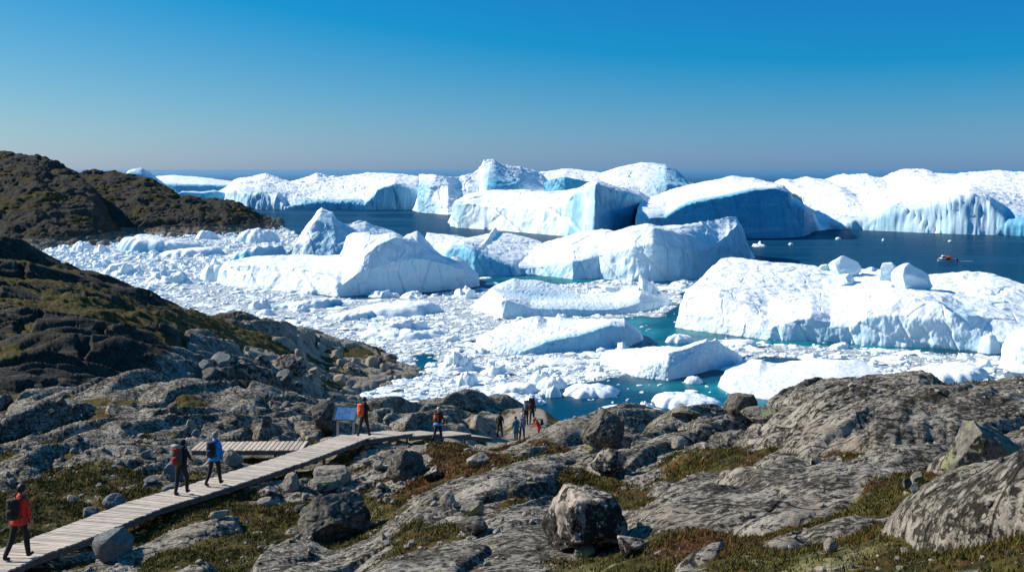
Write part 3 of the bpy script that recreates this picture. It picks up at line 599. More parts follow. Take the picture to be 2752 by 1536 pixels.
sea = mesh_obj('sea_water', S3.reshape(-1, 3), grid_faces(len(pxc), len(pyr))[:, ::-1].copy(), MAT['sea'], attrs={'mix': np.stack([dens, tq, calm], -1).reshape(-1, 3)})
meta(sea, 'deep blue sea reaching to the horizon', kind='structure')

# ================================================================ ICEBERGS (rows: waterline, then ledges, up to the crest)
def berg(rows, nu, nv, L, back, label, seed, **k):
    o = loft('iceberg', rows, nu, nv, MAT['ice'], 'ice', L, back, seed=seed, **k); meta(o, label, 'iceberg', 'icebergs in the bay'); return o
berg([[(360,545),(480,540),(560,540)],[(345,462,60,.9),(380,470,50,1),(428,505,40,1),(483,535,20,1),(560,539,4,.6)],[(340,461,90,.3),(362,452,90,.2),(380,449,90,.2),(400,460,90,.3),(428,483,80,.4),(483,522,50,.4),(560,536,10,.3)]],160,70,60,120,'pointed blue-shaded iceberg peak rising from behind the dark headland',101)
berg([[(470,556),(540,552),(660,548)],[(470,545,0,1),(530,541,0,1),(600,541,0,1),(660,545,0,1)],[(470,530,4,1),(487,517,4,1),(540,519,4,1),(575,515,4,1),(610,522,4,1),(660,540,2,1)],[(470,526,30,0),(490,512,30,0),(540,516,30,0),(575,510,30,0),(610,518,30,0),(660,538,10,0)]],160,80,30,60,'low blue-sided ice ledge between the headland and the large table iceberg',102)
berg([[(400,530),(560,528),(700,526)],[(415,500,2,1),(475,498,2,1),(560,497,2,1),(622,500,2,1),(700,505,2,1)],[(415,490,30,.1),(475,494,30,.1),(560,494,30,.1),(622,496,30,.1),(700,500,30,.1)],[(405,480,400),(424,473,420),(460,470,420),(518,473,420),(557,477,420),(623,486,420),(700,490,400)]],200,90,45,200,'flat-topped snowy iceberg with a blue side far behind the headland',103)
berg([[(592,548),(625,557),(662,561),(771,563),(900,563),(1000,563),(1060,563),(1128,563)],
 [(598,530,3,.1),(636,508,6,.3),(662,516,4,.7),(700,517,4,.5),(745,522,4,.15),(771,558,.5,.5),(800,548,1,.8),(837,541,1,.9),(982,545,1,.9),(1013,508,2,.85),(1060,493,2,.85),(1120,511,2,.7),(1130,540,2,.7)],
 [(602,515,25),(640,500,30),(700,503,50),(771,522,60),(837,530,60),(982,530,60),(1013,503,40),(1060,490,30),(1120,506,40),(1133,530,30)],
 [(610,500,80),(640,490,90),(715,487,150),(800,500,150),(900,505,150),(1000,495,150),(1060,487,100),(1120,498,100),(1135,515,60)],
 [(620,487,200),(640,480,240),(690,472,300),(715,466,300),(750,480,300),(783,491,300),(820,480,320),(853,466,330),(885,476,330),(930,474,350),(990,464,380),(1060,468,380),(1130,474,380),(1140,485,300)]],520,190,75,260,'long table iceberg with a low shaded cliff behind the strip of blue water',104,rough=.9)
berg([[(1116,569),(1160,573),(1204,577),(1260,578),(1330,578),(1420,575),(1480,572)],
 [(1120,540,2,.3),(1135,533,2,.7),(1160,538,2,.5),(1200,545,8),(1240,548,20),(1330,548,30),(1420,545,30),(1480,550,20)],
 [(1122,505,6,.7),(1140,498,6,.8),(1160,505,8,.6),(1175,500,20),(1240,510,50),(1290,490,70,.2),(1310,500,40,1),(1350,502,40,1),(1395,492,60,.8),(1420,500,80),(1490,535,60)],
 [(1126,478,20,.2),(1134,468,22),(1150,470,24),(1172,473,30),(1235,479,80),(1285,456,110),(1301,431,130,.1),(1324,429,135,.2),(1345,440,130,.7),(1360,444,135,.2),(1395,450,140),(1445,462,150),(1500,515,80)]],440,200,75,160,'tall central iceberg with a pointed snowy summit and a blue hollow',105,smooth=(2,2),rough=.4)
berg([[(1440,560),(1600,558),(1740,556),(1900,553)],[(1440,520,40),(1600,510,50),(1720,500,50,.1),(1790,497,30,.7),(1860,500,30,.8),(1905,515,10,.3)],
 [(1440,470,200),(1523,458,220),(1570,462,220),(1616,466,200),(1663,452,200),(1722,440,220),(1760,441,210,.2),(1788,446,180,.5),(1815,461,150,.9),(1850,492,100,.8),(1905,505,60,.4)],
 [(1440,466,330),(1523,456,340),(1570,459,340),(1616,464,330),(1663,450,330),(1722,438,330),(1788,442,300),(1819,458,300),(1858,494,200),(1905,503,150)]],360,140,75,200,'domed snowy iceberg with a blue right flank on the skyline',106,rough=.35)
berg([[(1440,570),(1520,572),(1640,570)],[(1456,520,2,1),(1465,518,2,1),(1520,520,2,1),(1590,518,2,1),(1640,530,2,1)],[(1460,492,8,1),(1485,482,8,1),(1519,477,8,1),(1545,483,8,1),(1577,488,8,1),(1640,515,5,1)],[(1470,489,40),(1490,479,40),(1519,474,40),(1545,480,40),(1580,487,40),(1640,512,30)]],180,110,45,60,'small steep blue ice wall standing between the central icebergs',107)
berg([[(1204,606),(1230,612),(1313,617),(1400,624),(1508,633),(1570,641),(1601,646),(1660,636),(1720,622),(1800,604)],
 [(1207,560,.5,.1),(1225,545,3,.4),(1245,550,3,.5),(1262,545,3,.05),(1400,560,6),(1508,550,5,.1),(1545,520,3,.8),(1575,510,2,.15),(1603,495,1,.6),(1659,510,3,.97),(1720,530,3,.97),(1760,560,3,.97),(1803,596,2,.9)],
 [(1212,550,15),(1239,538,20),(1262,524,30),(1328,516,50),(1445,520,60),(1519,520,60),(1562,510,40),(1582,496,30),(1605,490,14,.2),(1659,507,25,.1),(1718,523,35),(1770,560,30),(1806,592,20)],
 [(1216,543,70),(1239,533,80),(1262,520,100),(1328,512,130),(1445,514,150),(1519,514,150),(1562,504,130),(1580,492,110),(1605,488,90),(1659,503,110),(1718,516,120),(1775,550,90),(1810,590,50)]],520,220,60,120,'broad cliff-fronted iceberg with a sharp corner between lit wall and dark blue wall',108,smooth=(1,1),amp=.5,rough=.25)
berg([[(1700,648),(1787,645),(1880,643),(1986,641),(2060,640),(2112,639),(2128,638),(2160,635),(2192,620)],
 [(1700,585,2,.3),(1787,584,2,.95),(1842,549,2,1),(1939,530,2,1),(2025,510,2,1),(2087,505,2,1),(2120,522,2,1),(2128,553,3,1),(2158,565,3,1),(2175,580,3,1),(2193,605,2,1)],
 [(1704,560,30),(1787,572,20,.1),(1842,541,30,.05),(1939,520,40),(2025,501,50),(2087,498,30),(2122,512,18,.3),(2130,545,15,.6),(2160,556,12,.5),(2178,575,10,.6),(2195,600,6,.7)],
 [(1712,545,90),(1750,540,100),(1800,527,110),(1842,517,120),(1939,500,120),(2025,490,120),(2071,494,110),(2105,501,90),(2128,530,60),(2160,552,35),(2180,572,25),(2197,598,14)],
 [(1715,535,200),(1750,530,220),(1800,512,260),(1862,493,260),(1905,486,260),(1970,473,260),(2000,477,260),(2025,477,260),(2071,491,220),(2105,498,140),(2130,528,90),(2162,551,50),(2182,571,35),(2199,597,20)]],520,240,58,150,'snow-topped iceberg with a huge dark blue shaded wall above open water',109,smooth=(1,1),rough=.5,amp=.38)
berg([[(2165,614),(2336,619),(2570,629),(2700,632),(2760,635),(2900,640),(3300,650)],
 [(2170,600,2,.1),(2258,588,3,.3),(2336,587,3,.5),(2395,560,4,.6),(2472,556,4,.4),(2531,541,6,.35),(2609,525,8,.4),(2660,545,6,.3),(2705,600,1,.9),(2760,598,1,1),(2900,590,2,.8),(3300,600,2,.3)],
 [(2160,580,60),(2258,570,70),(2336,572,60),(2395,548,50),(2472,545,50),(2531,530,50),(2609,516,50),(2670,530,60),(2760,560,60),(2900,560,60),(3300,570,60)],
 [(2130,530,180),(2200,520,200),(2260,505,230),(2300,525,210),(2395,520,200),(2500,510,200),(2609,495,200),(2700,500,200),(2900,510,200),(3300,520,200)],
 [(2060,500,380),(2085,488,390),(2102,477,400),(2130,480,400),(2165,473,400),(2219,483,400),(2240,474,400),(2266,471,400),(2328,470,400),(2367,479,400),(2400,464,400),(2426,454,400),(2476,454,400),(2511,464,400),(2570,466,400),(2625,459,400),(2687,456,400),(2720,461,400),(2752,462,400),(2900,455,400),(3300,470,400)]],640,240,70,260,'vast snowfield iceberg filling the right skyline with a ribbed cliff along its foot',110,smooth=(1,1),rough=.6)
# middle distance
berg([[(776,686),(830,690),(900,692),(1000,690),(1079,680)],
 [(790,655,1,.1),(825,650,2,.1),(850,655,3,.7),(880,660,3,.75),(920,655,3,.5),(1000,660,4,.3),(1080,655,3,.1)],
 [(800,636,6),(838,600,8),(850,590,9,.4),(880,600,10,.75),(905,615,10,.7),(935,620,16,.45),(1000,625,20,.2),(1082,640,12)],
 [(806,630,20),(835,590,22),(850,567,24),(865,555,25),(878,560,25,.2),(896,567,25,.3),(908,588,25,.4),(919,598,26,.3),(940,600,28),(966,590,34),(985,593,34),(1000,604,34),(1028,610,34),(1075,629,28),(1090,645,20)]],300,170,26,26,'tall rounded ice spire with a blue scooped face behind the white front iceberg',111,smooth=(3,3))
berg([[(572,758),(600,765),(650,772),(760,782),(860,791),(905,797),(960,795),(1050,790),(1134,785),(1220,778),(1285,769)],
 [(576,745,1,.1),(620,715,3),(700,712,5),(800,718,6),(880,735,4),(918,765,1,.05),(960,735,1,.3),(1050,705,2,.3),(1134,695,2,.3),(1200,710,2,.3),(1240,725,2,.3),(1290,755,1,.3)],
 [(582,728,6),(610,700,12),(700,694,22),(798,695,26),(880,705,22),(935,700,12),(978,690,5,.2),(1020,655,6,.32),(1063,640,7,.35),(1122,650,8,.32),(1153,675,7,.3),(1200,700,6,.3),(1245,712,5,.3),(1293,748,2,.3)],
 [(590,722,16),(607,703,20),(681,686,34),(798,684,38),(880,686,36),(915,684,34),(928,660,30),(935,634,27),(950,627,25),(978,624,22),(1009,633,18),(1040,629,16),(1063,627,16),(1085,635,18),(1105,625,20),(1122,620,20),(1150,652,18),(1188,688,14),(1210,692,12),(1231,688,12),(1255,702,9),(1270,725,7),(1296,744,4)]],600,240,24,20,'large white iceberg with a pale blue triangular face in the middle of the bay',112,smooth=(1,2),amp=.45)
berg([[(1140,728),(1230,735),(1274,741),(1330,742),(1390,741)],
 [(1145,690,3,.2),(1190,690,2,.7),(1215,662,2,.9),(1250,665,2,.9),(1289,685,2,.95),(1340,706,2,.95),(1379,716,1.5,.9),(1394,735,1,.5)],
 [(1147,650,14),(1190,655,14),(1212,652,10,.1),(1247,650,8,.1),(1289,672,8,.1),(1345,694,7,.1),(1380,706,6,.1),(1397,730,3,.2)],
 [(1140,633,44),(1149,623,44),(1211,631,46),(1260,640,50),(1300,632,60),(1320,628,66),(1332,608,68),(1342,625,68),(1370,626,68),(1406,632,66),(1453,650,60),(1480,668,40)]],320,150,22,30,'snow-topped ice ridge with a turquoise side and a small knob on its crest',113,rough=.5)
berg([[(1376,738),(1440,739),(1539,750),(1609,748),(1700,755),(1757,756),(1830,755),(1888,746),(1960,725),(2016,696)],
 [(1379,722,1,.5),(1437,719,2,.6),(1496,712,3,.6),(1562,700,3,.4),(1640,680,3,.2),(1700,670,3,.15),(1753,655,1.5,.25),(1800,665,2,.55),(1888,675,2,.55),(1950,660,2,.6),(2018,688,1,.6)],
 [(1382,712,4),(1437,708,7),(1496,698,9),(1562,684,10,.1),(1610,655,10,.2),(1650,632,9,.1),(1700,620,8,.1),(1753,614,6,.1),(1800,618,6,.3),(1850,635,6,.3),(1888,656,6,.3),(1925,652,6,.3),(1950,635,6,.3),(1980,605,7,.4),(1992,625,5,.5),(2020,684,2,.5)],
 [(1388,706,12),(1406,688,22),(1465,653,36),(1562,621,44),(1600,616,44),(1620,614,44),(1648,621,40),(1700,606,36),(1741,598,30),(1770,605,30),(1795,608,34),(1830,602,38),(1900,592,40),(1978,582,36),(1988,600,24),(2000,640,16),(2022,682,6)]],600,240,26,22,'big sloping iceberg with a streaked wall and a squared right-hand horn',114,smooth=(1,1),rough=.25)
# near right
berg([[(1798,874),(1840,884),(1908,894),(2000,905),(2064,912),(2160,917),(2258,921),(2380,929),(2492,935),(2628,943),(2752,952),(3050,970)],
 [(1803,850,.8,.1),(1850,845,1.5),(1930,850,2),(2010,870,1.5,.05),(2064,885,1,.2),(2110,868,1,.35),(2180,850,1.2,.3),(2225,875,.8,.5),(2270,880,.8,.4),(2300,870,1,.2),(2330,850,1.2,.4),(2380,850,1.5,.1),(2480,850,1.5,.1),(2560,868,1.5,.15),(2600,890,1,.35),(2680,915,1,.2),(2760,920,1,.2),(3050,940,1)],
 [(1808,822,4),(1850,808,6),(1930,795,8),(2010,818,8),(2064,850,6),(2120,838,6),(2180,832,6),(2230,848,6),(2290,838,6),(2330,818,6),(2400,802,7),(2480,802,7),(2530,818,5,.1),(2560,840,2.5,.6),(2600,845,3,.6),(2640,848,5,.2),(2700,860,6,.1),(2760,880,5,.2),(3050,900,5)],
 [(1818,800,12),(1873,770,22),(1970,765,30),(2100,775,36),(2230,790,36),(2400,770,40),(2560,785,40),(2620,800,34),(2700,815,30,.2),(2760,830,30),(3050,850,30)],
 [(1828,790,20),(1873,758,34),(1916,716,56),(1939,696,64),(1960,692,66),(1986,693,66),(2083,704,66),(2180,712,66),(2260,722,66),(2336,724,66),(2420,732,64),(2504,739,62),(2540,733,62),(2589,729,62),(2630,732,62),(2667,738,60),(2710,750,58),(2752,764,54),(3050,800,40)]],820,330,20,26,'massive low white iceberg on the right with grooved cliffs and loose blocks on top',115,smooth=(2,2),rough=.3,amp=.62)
berg([[(2680,985),(2720,1000),(2800,1010),(2950,1010)],[(2686,950,1),(2720,935,2),(2800,920,2),(2950,930,2)],[(2690,930,3),(2720,903,5),(2752,885,6),(2800,880,7),(2950,900,6)],[(2698,915,7),(2722,890,9),(2752,874,10),(2800,865,10),(2960,890,8)]],160,110,9,8,'smooth rounded white ice dome cut by the right edge of the photo',116)

# ---------------------------------------------------------------- bergy bits and floes
def bit(px0, px1, pyt, pyw, kind, label, seed, name='ice_floe', cat='ice floe', group='ice floes in the bay', zbase=0.0, Y=None, blue=0.25, depth=None, lean=0.0, rough=1.0):
    Yw = sea_Y(pyw) if Y is None else Y
    w = (px1-px0)/F*Yw/2; h = (pyw-pyt)/F*Yw
    if depth is None: depth = w*0.75
    # foreshortened plan depth is part of the seen height
    see = depth*1.75*(H-zbase)/Yw
    h = max(h-see*0.9, h*(0.20 if kind in ('slab', 'dome') else 0.35))
    X = wx((px0+px1)/2, Yw); n = int(min(150, max(20, (px1-px0)*0.75))); m = max(8, n//3)
    r = np.linspace(0, 1.0, m)[None, :]**0.8; t = np.linspace(0, 2*np.pi, n, endpoint=False)[:, None]
    er = 1+0.22*pn2(np.cos(t)*1.3+seed, np.sin(t)*1.3, seed)+0.14*pn2(np.cos(t)*4, np.sin(t)*4+seed, seed+1)
    x = r*np.cos(t)*w*er; y = r*np.sin(t)*depth*er; sz = h
    if kind == 'slab': p = (1-r**7)**0.8*(0.58+0.3*(lean*x/w)) + 0.16*(1-r*r)
    elif kind == 'dome': p = np.clip(1-r**2.4, 0, 1)**0.75
    elif kind == 'wedge': p = (1-r**7)**0.5*np.clip(0.52+0.48*np.sign(lean or 1)*x/w*1.1-0.25*y/depth, 0.08, 1)
    elif kind == 'peak': p = np.clip(1-r**1.5, 0, 1)*0.8+0.2*(1-r**4)
    else: p = (1-r**4)**0.6*(0.42+0.35*(1-r))
    q = lambda s, sd: pn3((x+seed*3.1)/s, y/s, 0*x+seed*0.7, seed+sd)
    k = {'slab': .16, 'dome': .2, 'wedge': .35, 'peak': .35}.get(kind, .5)*rough
    base = min(w, 3*h+0.5)
    z = p*sz*(1+k*(np.abs(q(base*0.45, 1))*2-0.35)) + sz*k*(1-r**6)*(0.22*(np.abs(q(base*0.2, 2))*2-0.4)+0.16*(0.5-np.abs(q(base*0.09, 3))*2)+.08*q(base*.04, 4))
    if kind in ('hum', 'peak'):
        rq = random.Random(seed); zz = z*0.55; K = 12 if kind == 'hum' else 6
        for _ in range(K):
            a, b = rq.uniform(0, 6.283), rq.uniform(0, .78)**.8; cx, cy = math.cos(a)*b*w, math.sin(a)*b*depth; rk = min(w, depth)*rq.uniform(.22, .55)*(1.2 if kind == 'peak' else 1)
            an = rq.uniform(0, 6.283); ca, sa = math.cos(an), math.sin(an); e1 = ((x-cx)*ca+(y-cy)*sa)/rk; e2 = (-(x-cx)*sa+(y-cy)*ca)/(rk*rq.uniform(.5, .9)); hk = sz*rq.uniform(.5, 1.05)*(1-.45*b)
            mm = np.maximum(np.maximum(np.abs(e1), np.abs(e2)), (np.abs(e1)+np.abs(e2))*.72); zz = np.maximum(zz, hk*(1+rq.uniform(-.35, .35)*e1+rq.uniform(-.25, .25)*e2)*np.clip((1.12-mm)*4, 0, 1))
        z = zz*(1-r**12) + sz*0.05*q(base*.08, 6)
    z = np.maximum(z, 0.06*sz*(1-r**10))
    z = z*(1-r**14)-0.35*r**14*max(1.0, sz*.3)
    st = sm(0.3, 0.0, 1-r+0*t)
    P = np.stack([X+x, Yw+depth*0.92+y, zbase+z], -1)
    Bl = blue*st*(0.5+0.9*np.clip(pn2(np.cos(t)*1.5+seed, np.sin(t)*1.5, seed+8)+0.3, 0, 1)) + 0*r
    F_ = grid_faces(n+1, m); F_ = np.where(F_ >= n*m, F_-n*m, F_)
    o = mesh_obj(name, P.reshape(-1, 3), F_, MAT['ice'], attrs={'mix': np.stack([Bl, Bl*0, Bl*0+0.35], -1).reshape(-1, 3)})
    return meta(o, label, cat, group)
BITS = [
 (288,526,622,678,'slab','long blue-edged ice slab below the dark headland',.8), (401,578,657,690,'slab','low slab with a blue front lying right of the long blue-edged slab',.8),
 (580,762,645,698,'wedge','twin-humped slab with a deep blue shaded front left of the ice spire',1.0), (249,384,700,741,'hum','heaped ice mound close to the dark slope on the left',.4),
 (528,612,700,757,'dome','smooth rounded ice boulder touching the left end of the big white iceberg',.2), (366,530,716,764,'hum','rubbly ice mound left of the smooth rounded ice boulder',.3),
 (620,742,612,652,'dome','white snowy swell of ice at the tip of the headland',.2), (518,578,620,643,'dome','small round white hump at the foot of the headland',.2),
 (180,245,648,676,'dome','small white lump at the shoreline on the far left',.2), (245,292,655,682,'hum','knobbly ice lump next to the shoreline boulders',.3),
 (720,910,791,828,'wedge','long low floe with a blue shaded front below the big white iceberg',1.0), (818,860,774,790,'dome','small grey-blue ice cap against the big white iceberg',.7),
 (660,726,800,832,'hum','small jagged floe left of the long low shaded floe',.4), (862,1005,826,860,'slab','flat white slab with a blue edge above the brash ice',.8),
 (905,1178,797,852,'slab','wide flat floe with a raised rim in the brash ice',.5), (950,1192,848,912,'hum','large heap of jumbled ice blocks in the brash field',.5),
 (1206,1286,765,802,'hum','small rugged floe at the right foot of the big white iceberg',.4), (982,1072,772,800,'hum','lumpy ice knot just below the big white iceberg',.3),
 (1070,1150,780,802,'hum','low crumbled floe right of the lumpy ice knot',.3),
 (1690,1795,748,820,'peak','jagged ice pinnacle at the right end of the long rugged floe',.5), (1580,1700,764,800,'hum','rubble ridge of ice behind the long rugged floe',.3),
 (1790,1880,752,778,'hum','low rubble floe beneath the squared horn of the sloping iceberg',.3),
 (1173,1276,943,1000,'hum','rugged white lump beside the dark water off the rock tip',.4), (1222,1285,998,1038,'dome','rounded small floe below the rugged white lump',.5),
 (1287,1370,970,1010,'hum','lumpy floe with a blue right end in the brash field',.6), (1422,1486,995,1033,'dome','smooth white mound in the brash field above the open water',.1),
 (1440,1530,1010,1046,'dome','pale mound drifting against the smooth white mound',.2), (1430,1584,953,986,'slab','flat white floe below the wedge-shaped iceberg',.2),
 (1313,1440,1020,1060,'slab','broad flat floe with an upturned left end near the shore',.3), (1511,1680,1024,1069,'dome','long spindle-shaped white floe alone in the deep blue water',.2),
 (1465,1509,1036,1068,'dome','small pointed floe left of the spindle-shaped floe',.2), (1387,1476,1056,1088,'hum','ragged floe floating just above the pale shore rock',.3),
 (1617,1712,1082,1102,'wedge','thin crescent floe with a raised right end near shore',.3), (1718,1763,1072,1099,'peak','small pointed floe near the dark shore boulder',.2),
 (1646,1724,1096,1126,'slab','smooth white slab closest to the shore rocks',.2), (1730,1790,1094,1111,'dome','flat little floe right of the smooth white slab',.2),
 (1755,1965,1040,1100,'slab','uneven white floe pair with a sagging middle near shore',.3), (1810,1912,1080,1112,'slab','white floe lying in front of the uneven floe pair',.2), (1915,2000,1076,1130,'slab','white floe half hidden by the dark shore boulder',.2),
 (1843,1892,1008,1032,'dome','small cluster of white ice in the teal channel',.1),
 (1793,1872,895,922,'dome','small white floe floating in front of the massive iceberg\'s left end',.1), (1935,2050,905,935,'slab','flat brash floe along the foot of the massive iceberg',.1),
 (2150,2240,945,968,'hum','low floe with a dark tip in the grey slush',.2), (2355,2450,951,972,'slab','flat broken floe in the grey slush on the right',.2),
 (2453,2700,962,1030,'slab','large snowy floe beyond the right-hand rock ridge',.2), (2575,2625,944,966,'peak','small upright ice stub at the foot of the right-hand cliffs',.3),
 (2620,2672,965,992,'wedge','grey-sided ice block on the snowy floe at far right',.5),
 (2640,2700,895,950,'dome','bulging ice boss at the right foot of the massive iceberg',.2),
 (1650,1700,914,945,'peak','little upright horn of ice left of the jagged twin-peaked floe',.2),
]
for i, (a, b, c, d, k, lb, bl) in enumerate(BITS): bit(a, b, c, d, k, lb, 200+i*3, blue=bl, lean=(-1 if i % 3 == 0 else 1), depth=(None if i not in (19, 45, 50) else (b-a)/F*sea_Y(d)*.35))
# hand-shaped nearer floes
def floe(rows, nu, nv, L, back, label, seed, **k):
    o = loft('ice_floe', rows, nu, nv, MAT['ice'], 'ice', L, back, seed=seed, sub=-1.0, **k); meta(o, label, 'ice floe', 'ice floes in the bay')
floe([[(1250,822),(1300,840),(1348,857),(1400,856),(1445,854),(1550,850),(1655,845),(1720,838),(1792,822)],
 [(1262,818,1),(1310,815,3),(1346,808,1.5,.05),(1360,806,1,.35),(1426,828,1,.45),(1550,832,.8,.6),(1655,832,.8,.6),(1720,815,2,.3),(1795,812,2,.3)],
 [(1275,812,6),(1320,792,10),(1350,796,8),(1426,812,10),(1550,810,12),(1655,808,12),(1720,790,8),(1797,805,5)],
 [(1285,805,12),(1328,770,26),(1350,782,26,.5),(1430,792,24,.6),(1500,796,24,.5),(1560,800,22,.3),(1655,795,20),(1730,778,14),(1799,800,8)],
 [(1290,802,16),(1326,769,30),(1350,758,34),(1383,746,36),(1400,750,36),(1450,752,36),(1507,766,34),(1562,790,28),(1655,785,26),(1725,765,18),(1801,799,10)]],460,200,7,8,'long rugged floe with a blue groove and pale blue front edge in mid bay',301,rough=1.0)
floe([[(1264,932),(1310,945),(1406,954),(1484,949),(1580,942),(1679,934),(1725,916)],
 [(1268,925,.5),(1310,930,1),(1408,943,.4,.5),(1465,920,.8,.85),(1554,902,1,.8),(1640,875,1,.75),(1690,880,1,.6),(1727,905,.6,.5)],
 [(1273,918,2),(1310,900,6),(1408,915,6),(1465,905,5),(1554,888,5),(1640,862,5),(1688,868,4,.1),(1728,900,2)],
 [(1280,912,8),(1330,885,14),(1367,868,18),(1400,858,20),(1420,852,20),(1445,847,20),(1470,856,20),(1500,850,20),(1540,856,18),(1640,856,12),(1679,854,8),(1700,875,5),(1729,896,3)]],420,180,6.5,8,'wedge-shaped floe with a long bright blue shaded side above turquoise water',302,rough=.8,smooth=(1,1))
floe([[(1600,966),(1650,990),(1706,1012),(1796,1022),(1850,1010),(1900,997),(1990,974)],
 [(1606,958,.6,.1),(1650,965,2,.1),(1706,985,1.5,.05),(1765,975,1,.2),(1800,985,.6,.3),(1850,965,1,.4),(1900,950,1,.4),(1992,966,.5,.4)],
 [(1612,950,4),(1655,945,7),(1710,955,7),(1765,955,5),(1810,945,4,.2),(1850,935,3.5,.3),(1895,918,3,.3),(1925,915,2.5,.3),(1994,962,1)],
 [(1620,946,8),(1662,938,12),(1700,936,14),(1750,932,14),(1796,930,12),(1830,932,10),(1866,920,8),(1890,914,6),(1900,910,5),(1912,918,5),(1923,909,5),(1945,928,4),(1996,960,2)]],440,180,5.5,6,'jagged twin-peaked floe with a pale blue right side above the teal channel',303,rough=.9,smooth=(1,1))
floe([[(1921,1034),(1966,1059),(2102,1080),(2250,1085),(2380,1060)],
 [(1924,1026,.4,.2),(1966,1045,.5,.1),(2102,1066,.6),(2250,1070,.6),(2381,1048,.6)],
 [(1930,1012,5),(1966,1010,8),(2102,1020,12),(2250,1020,14),(2383,1030,8)],
 [(1940,1003,12),(1970,990,18),(2021,970,26),(2045,970,26),(2060,980,25),(2090,984,25),(2130,976,28),(2200,969,30),(2297,974,28),(2385,1010,16)]],420,180,4.5,10,'largest flat snow-white floe above the right-hand rock ridge',304,amp=.5,smooth=(4,4),rough=.15)
# blocks stranded on the massive iceberg
def on_berg(px0, px1, pyt, pyb, Y, label, seed, kind='dome'):
    w, h = (px1-px0)/F*Y/2, (pyb-pyt)/F*Y; R = np.random.default_rng(seed); V, Fs = ICO[5]; V = V.copy()
    for k in range(9):
        n = R.normal(size=3); n[2] *= .6; n /= np.linalg.norm(n); d = R.uniform(.45, .75); V -= n[None]*(np.maximum(V @ n-d, 0)*.95)[:, None]
    if kind == 'peak': V[:, :2] *= (1-.35*np.clip(V[:, 2:3]+.4, 0, 1.4))
    N = V/np.linalg.norm(V, axis=1)[:, None]; V += N*(.05*pn3(V[:, 0]*2, V[:, 1]*2, V[:, 2]*2, seed)+.02*pn3(V[:, 0]*7, V[:, 1]*7, V[:, 2]*7, seed+1))[:, None]
    mn, mx = V.min(0), V.max(0); V = (V-(mn+mx)/2)/((mx-mn)/2); V[:, 0] += .25*V[:, 2]*R.uniform(-1, 1); V *= np.array([w, w*.8, h*.62])
    o = mesh_obj('ice_block', V, Fs, MAT['ice'], attrs={'mix': np.stack([np.clip(.25-.2*N[:, 2], 0, 1), N[:, 0]*0, N[:, 0]*0+.2], -1)})
    o.location = (wx((px0+px1)/2, Y), Y, wz(pyb, Y)+h*.42); return meta(o, label, 'ice block', 'loose ice blocks on the massive iceberg')
for a in [(2231,2313,688,739,290,'sharp-peaked ice block standing farthest left on the massive iceberg',401,'peak'),(2359,2420,706,750,279,'rounded ice block behind the biggest block',404,'dome'),
 (2398,2503,708,770,264,'biggest cube-like ice block on the massive iceberg',407,'dome'),(2240,2304,737,768,278,'low leaning ice block below the sharp-peaked one',410,'wedge'),(2200,2232,710,728,296,'small pale lump left of the sharp-peaked block',413,'dome'),
 (2386,2410,764,790,262,'tiny ice stub below the biggest block',416,'peak'),(2325,2358,718,732,293,'small round lump between the sharp-peaked and rounded blocks',419,'dome'),(2475,2506,752,770,265,'thin ice plate leaning at the right of the biggest block',422,'wedge')]: on_berg(*a)
# small ice far out on the open water
for i, (a, b, c, d, lb) in enumerate([(2025,2068,648,663,'small white growler with a knob alone beside the dark blue wall'),(2120,2134,652,658,'thin white floe right of the knobbed growler'),(2244,2264,637,644,'scrap of ice in the blue channel nearest the vast snowfield iceberg'),(2371,2381,641,647,'tiny ice dot in the channel right of the scrap of ice'),(2549,2562,645,649,'dark speck of ice left of and beyond the boat'),(1285,1325,743,749,'small flat ice scrap in the dark gap right of the big white iceberg'),(1300,1345,757,765,'longer flat ice scrap in the dark gap right of the big white iceberg')]):
    bit(a, b, c, d, 'dome' if i else 'peak', lb, 430+i*3, blue=.1, group='small ice on open water')
# random small floes, each a thing of its own
rg = random.Random(5); made = []
REG = [('small white floe packed among the ice left of the big white iceberg', (110, 640, 560, 800), 72), ('small white floe in the brash field left of the long rugged floe', (560, 800, 1300, 960), 52),
       ('small white floe in the brash ice between the rock tip and the teal channel', (960, 960, 1640, 1095), 44), ('small white floe drifting in the grey slush below the massive iceberg', (1790, 905, 2500, 1010), 26),
       ('small white floe in the rubble between the sloping iceberg and the wedge-shaped floe', (1300, 770, 1880, 950), 24)]
for lb, (x0, y0, x1, y1), cnt in REG:
    k = 0; tr = 0
    while k < cnt and tr < 4000:
        tr += 1; px, py = rg.uniform(x0, x1), rg.uniform(y0, y1)
        dn = float(density(np.array([px]), np.array([py]))[0])
        if rg.random() > dn*1.1+0.04*(y0 > 900): continue
        s = (py-HY)/400
        w = rg.choice([16, 22, 28, 36, 46])*rg.uniform(.8, 1.2)*(0.6+0.5*s); hh = w*rg.uniform(.26, .42)
        if any(abs(px-a) < (w+b)*.5 and abs(py-c) < (hh+d)*.55 for a, b, c, d in made): continue
        if any(a-5 < px < b+5 and c < py < d+4 for a, b, c, d, *_ in BITS): continue
        made.append((px, w, py, hh)); k += 1
        bit(px-w/2, px+w/2, py-hh, py, rg.choice(['hum', 'dome', 'slab', 'hum', 'wedge']), lb, 500+len(made)*2, group=lb.replace('floe', 'floes'), blue=rg.choice([.05, .1, .4, .6]), lean=rg.choice([-1, 1]))
